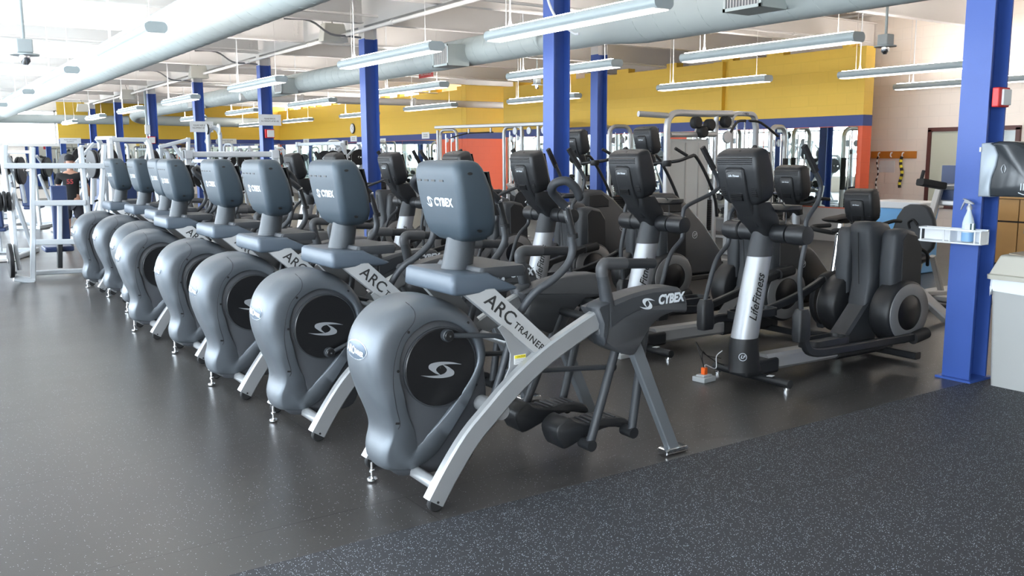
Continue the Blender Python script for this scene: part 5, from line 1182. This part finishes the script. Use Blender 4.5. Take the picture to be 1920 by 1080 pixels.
# ------------------------------------------------------------------ person in a cap at the back left
P = thing('person', 'person in a black cap and black numbered shirt, standing at the back left', 'person', (2.42, 17.2, 0), math.radians(160))
P.scale = (.92, .92, .92)
def skinned(name, chain, mt, par, sub=1):
    """chain: list of (index, parent, co, radius)"""
    me = bpy.data.meshes.new(name); me.from_pydata([c[2] for c in chain], [(c[0], c[1]) for c in chain if c[1] >= 0], []); o = bpy.data.objects.new(name, me); COL.objects.link(o)
    o.modifiers.new('skin', 'SKIN'); s = o.modifiers.new('sub', 'SUBSURF'); s.levels = sub; s.render_levels = sub
    if not me.skin_vertices: 
        bm = bmesh.new(); bm.from_mesh(me); bm.verts.layers.skin.verify(); bm.to_mesh(me); bm.free()
    for v, c in zip(me.skin_vertices[0].data, chain): v.radius = (c[3], c[3] if not isinstance(c[3], tuple) else c[3][0])
    me.skin_vertices[0].data[0].use_root = True; bpy.context.view_layer.update()
    m2 = bpy.data.meshes.new_from_object(o.evaluated_get(bpy.context.evaluated_depsgraph_get())); bpy.data.objects.remove(o); m2.name = name; m2.materials.clear(); m2.materials.append(mt)
    m2.polygons.foreach_set('use_smooth', [True]*len(m2.polygons)); q = bpy.data.objects.new(name, m2); COL.objects.link(q); q.parent = par; return q
ch = [(0, -1, (0, 0, .95), .12), (1, 0, (0, -.01, 1.12), .115), (2, 1, (0, -.02, 1.28), .13), (3, 2, (0, -.02, 1.40), .09), (4, 3, (0, -.03, 1.47), .052), (5, 4, (0, -.05, 1.55), .07), (6, 5, (0, -.06, 1.64), .082), (7, 6, (0, -.05, 1.70), .06),
      (8, 3, (.17, -.02, 1.38), .06), (9, 8, (.24, -.06, 1.16), .045), (10, 9, (.20, -.22, .98), .035), (11, 10, (.18, -.29, .94), .028),
      (12, 3, (-.17, -.02, 1.38), .06), (13, 12, (-.27, -.05, 1.16), .045), (14, 13, (-.25, -.24, 1.03), .035), (15, 14, (-.24, -.31, 1.0), .028),
      (16, 0, (.09, 0, .86), .09), (17, 16, (.11, -.02, .48), .058), (18, 17, (.12, .02, .09), .04), (19, 18, (.13, -.13, .05), .035),
      (20, 0, (-.09, 0, .86), .09), (21, 20, (-.11, -.02, .48), .058), (22, 21, (-.12, .02, .09), .04), (23, 22, (-.13, -.13, .05), .035)]
n0 = 24
for s, w_ in ((1, 11), (-1, 15)):
    wp = Vector(ch[w_][2])
    for f in range(4):
        a = wp+Vector(((f-1.5)*.02, -.035, -.005)); b_ = a+Vector((0, -.035+.004*abs(f-1.5), -.02)); ch.append((n0, w_, tuple(a), .010)); ch.append((n0+1, n0, tuple(b_), .008)); n0 += 2
    a = wp+Vector((-s*.035, -.015, -.005)); ch.append((n0, w_, tuple(a), .011)); ch.append((n0+1, n0, tuple(a+Vector((-s*.012, -.03, -.01))), .009)); n0 += 2
body = skinned('body', ch, skin, P, 1)
sh = [(0, -1, (0, 0, .84), .155), (1, 0, (0, -.01, 1.12), .145), (2, 1, (0, -.02, 1.27), .155), (3, 2, (0, -.02, 1.415), .118), (4, 3, (.18, -.02, 1.385), .082), (5, 4, (.245, -.05, 1.21), .068), (6, 3, (-.18, -.02, 1.385), .082), (7, 6, (-.27, -.05, 1.21), .068)]
shirt = skinned('shirt', sh, cloth, P, 1)
text('lettering', '55', .12, mat('number_red', (.30, .03, .03), .6), shirt, frame((-.02, .146, 1.27), (-1, 0, 0), (0, 0, 1)), bold=.004)
skinned('shorts', [(0, -1, (0, 0, .93), .14), (1, 0, (.095, 0, .84), .115), (2, 1, (.11, -.01, .55), .09), (3, 0, (-.095, 0, .84), .115), (4, 3, (-.11, -.01, .55), .09)], mat('dark_shorts', (.03, .03, .04), .8), P, 1)
for s in (-1, 1): MB().prism(spl2([(-.24, .01), (-.25, .06), (-.14, .10), (-.02, .11), (.06, .10), (.07, .01)], 3, True), 'x', s*.125-.045, s*.125+.045, .012).xf(Matrix.Identity(4)).build('shoe', black, P)
b = MB(); b.rings([[(.092*k*math.cos(a), -.055+.105*k*math.sin(a), z) for a in [2*PI*i/24 for i in range(24)]] for z, k in ((1.66, 1.), (1.70, 1.0), (1.74, .9), (1.765, .65), (1.775, .3))]); cap = b.build('cap', cloth, P)
MB().prism([(x, -.14-.075*math.cos(x/.08*PI/2)) for x in [-.08+.016*i for i in range(11)]], 'z', 1.665, 1.675).build('cap_brim', cloth, cap)
for s in (-1, 1): MB().disc((s*.03, -.127, 1.632), (0, 1, 0), .010, .008, 12).build('eye', paper, P)
MB().prism([(-.125, 1.63), (-.158, 1.585), (-.125, 1.58)], 'x', -.012, .012, .003).build('nose', skin, P)
MB().box((0, -.126, 1.555), (.045, .01, .008)).build('mouth', mat('lip', (.35, .12, .10), .5), P)
for s in (-1, 1): MB().disc((s*.088, -.05, 1.62), (1, 0, 0), .022, .014, 12, .004).build('ear', skin, P)
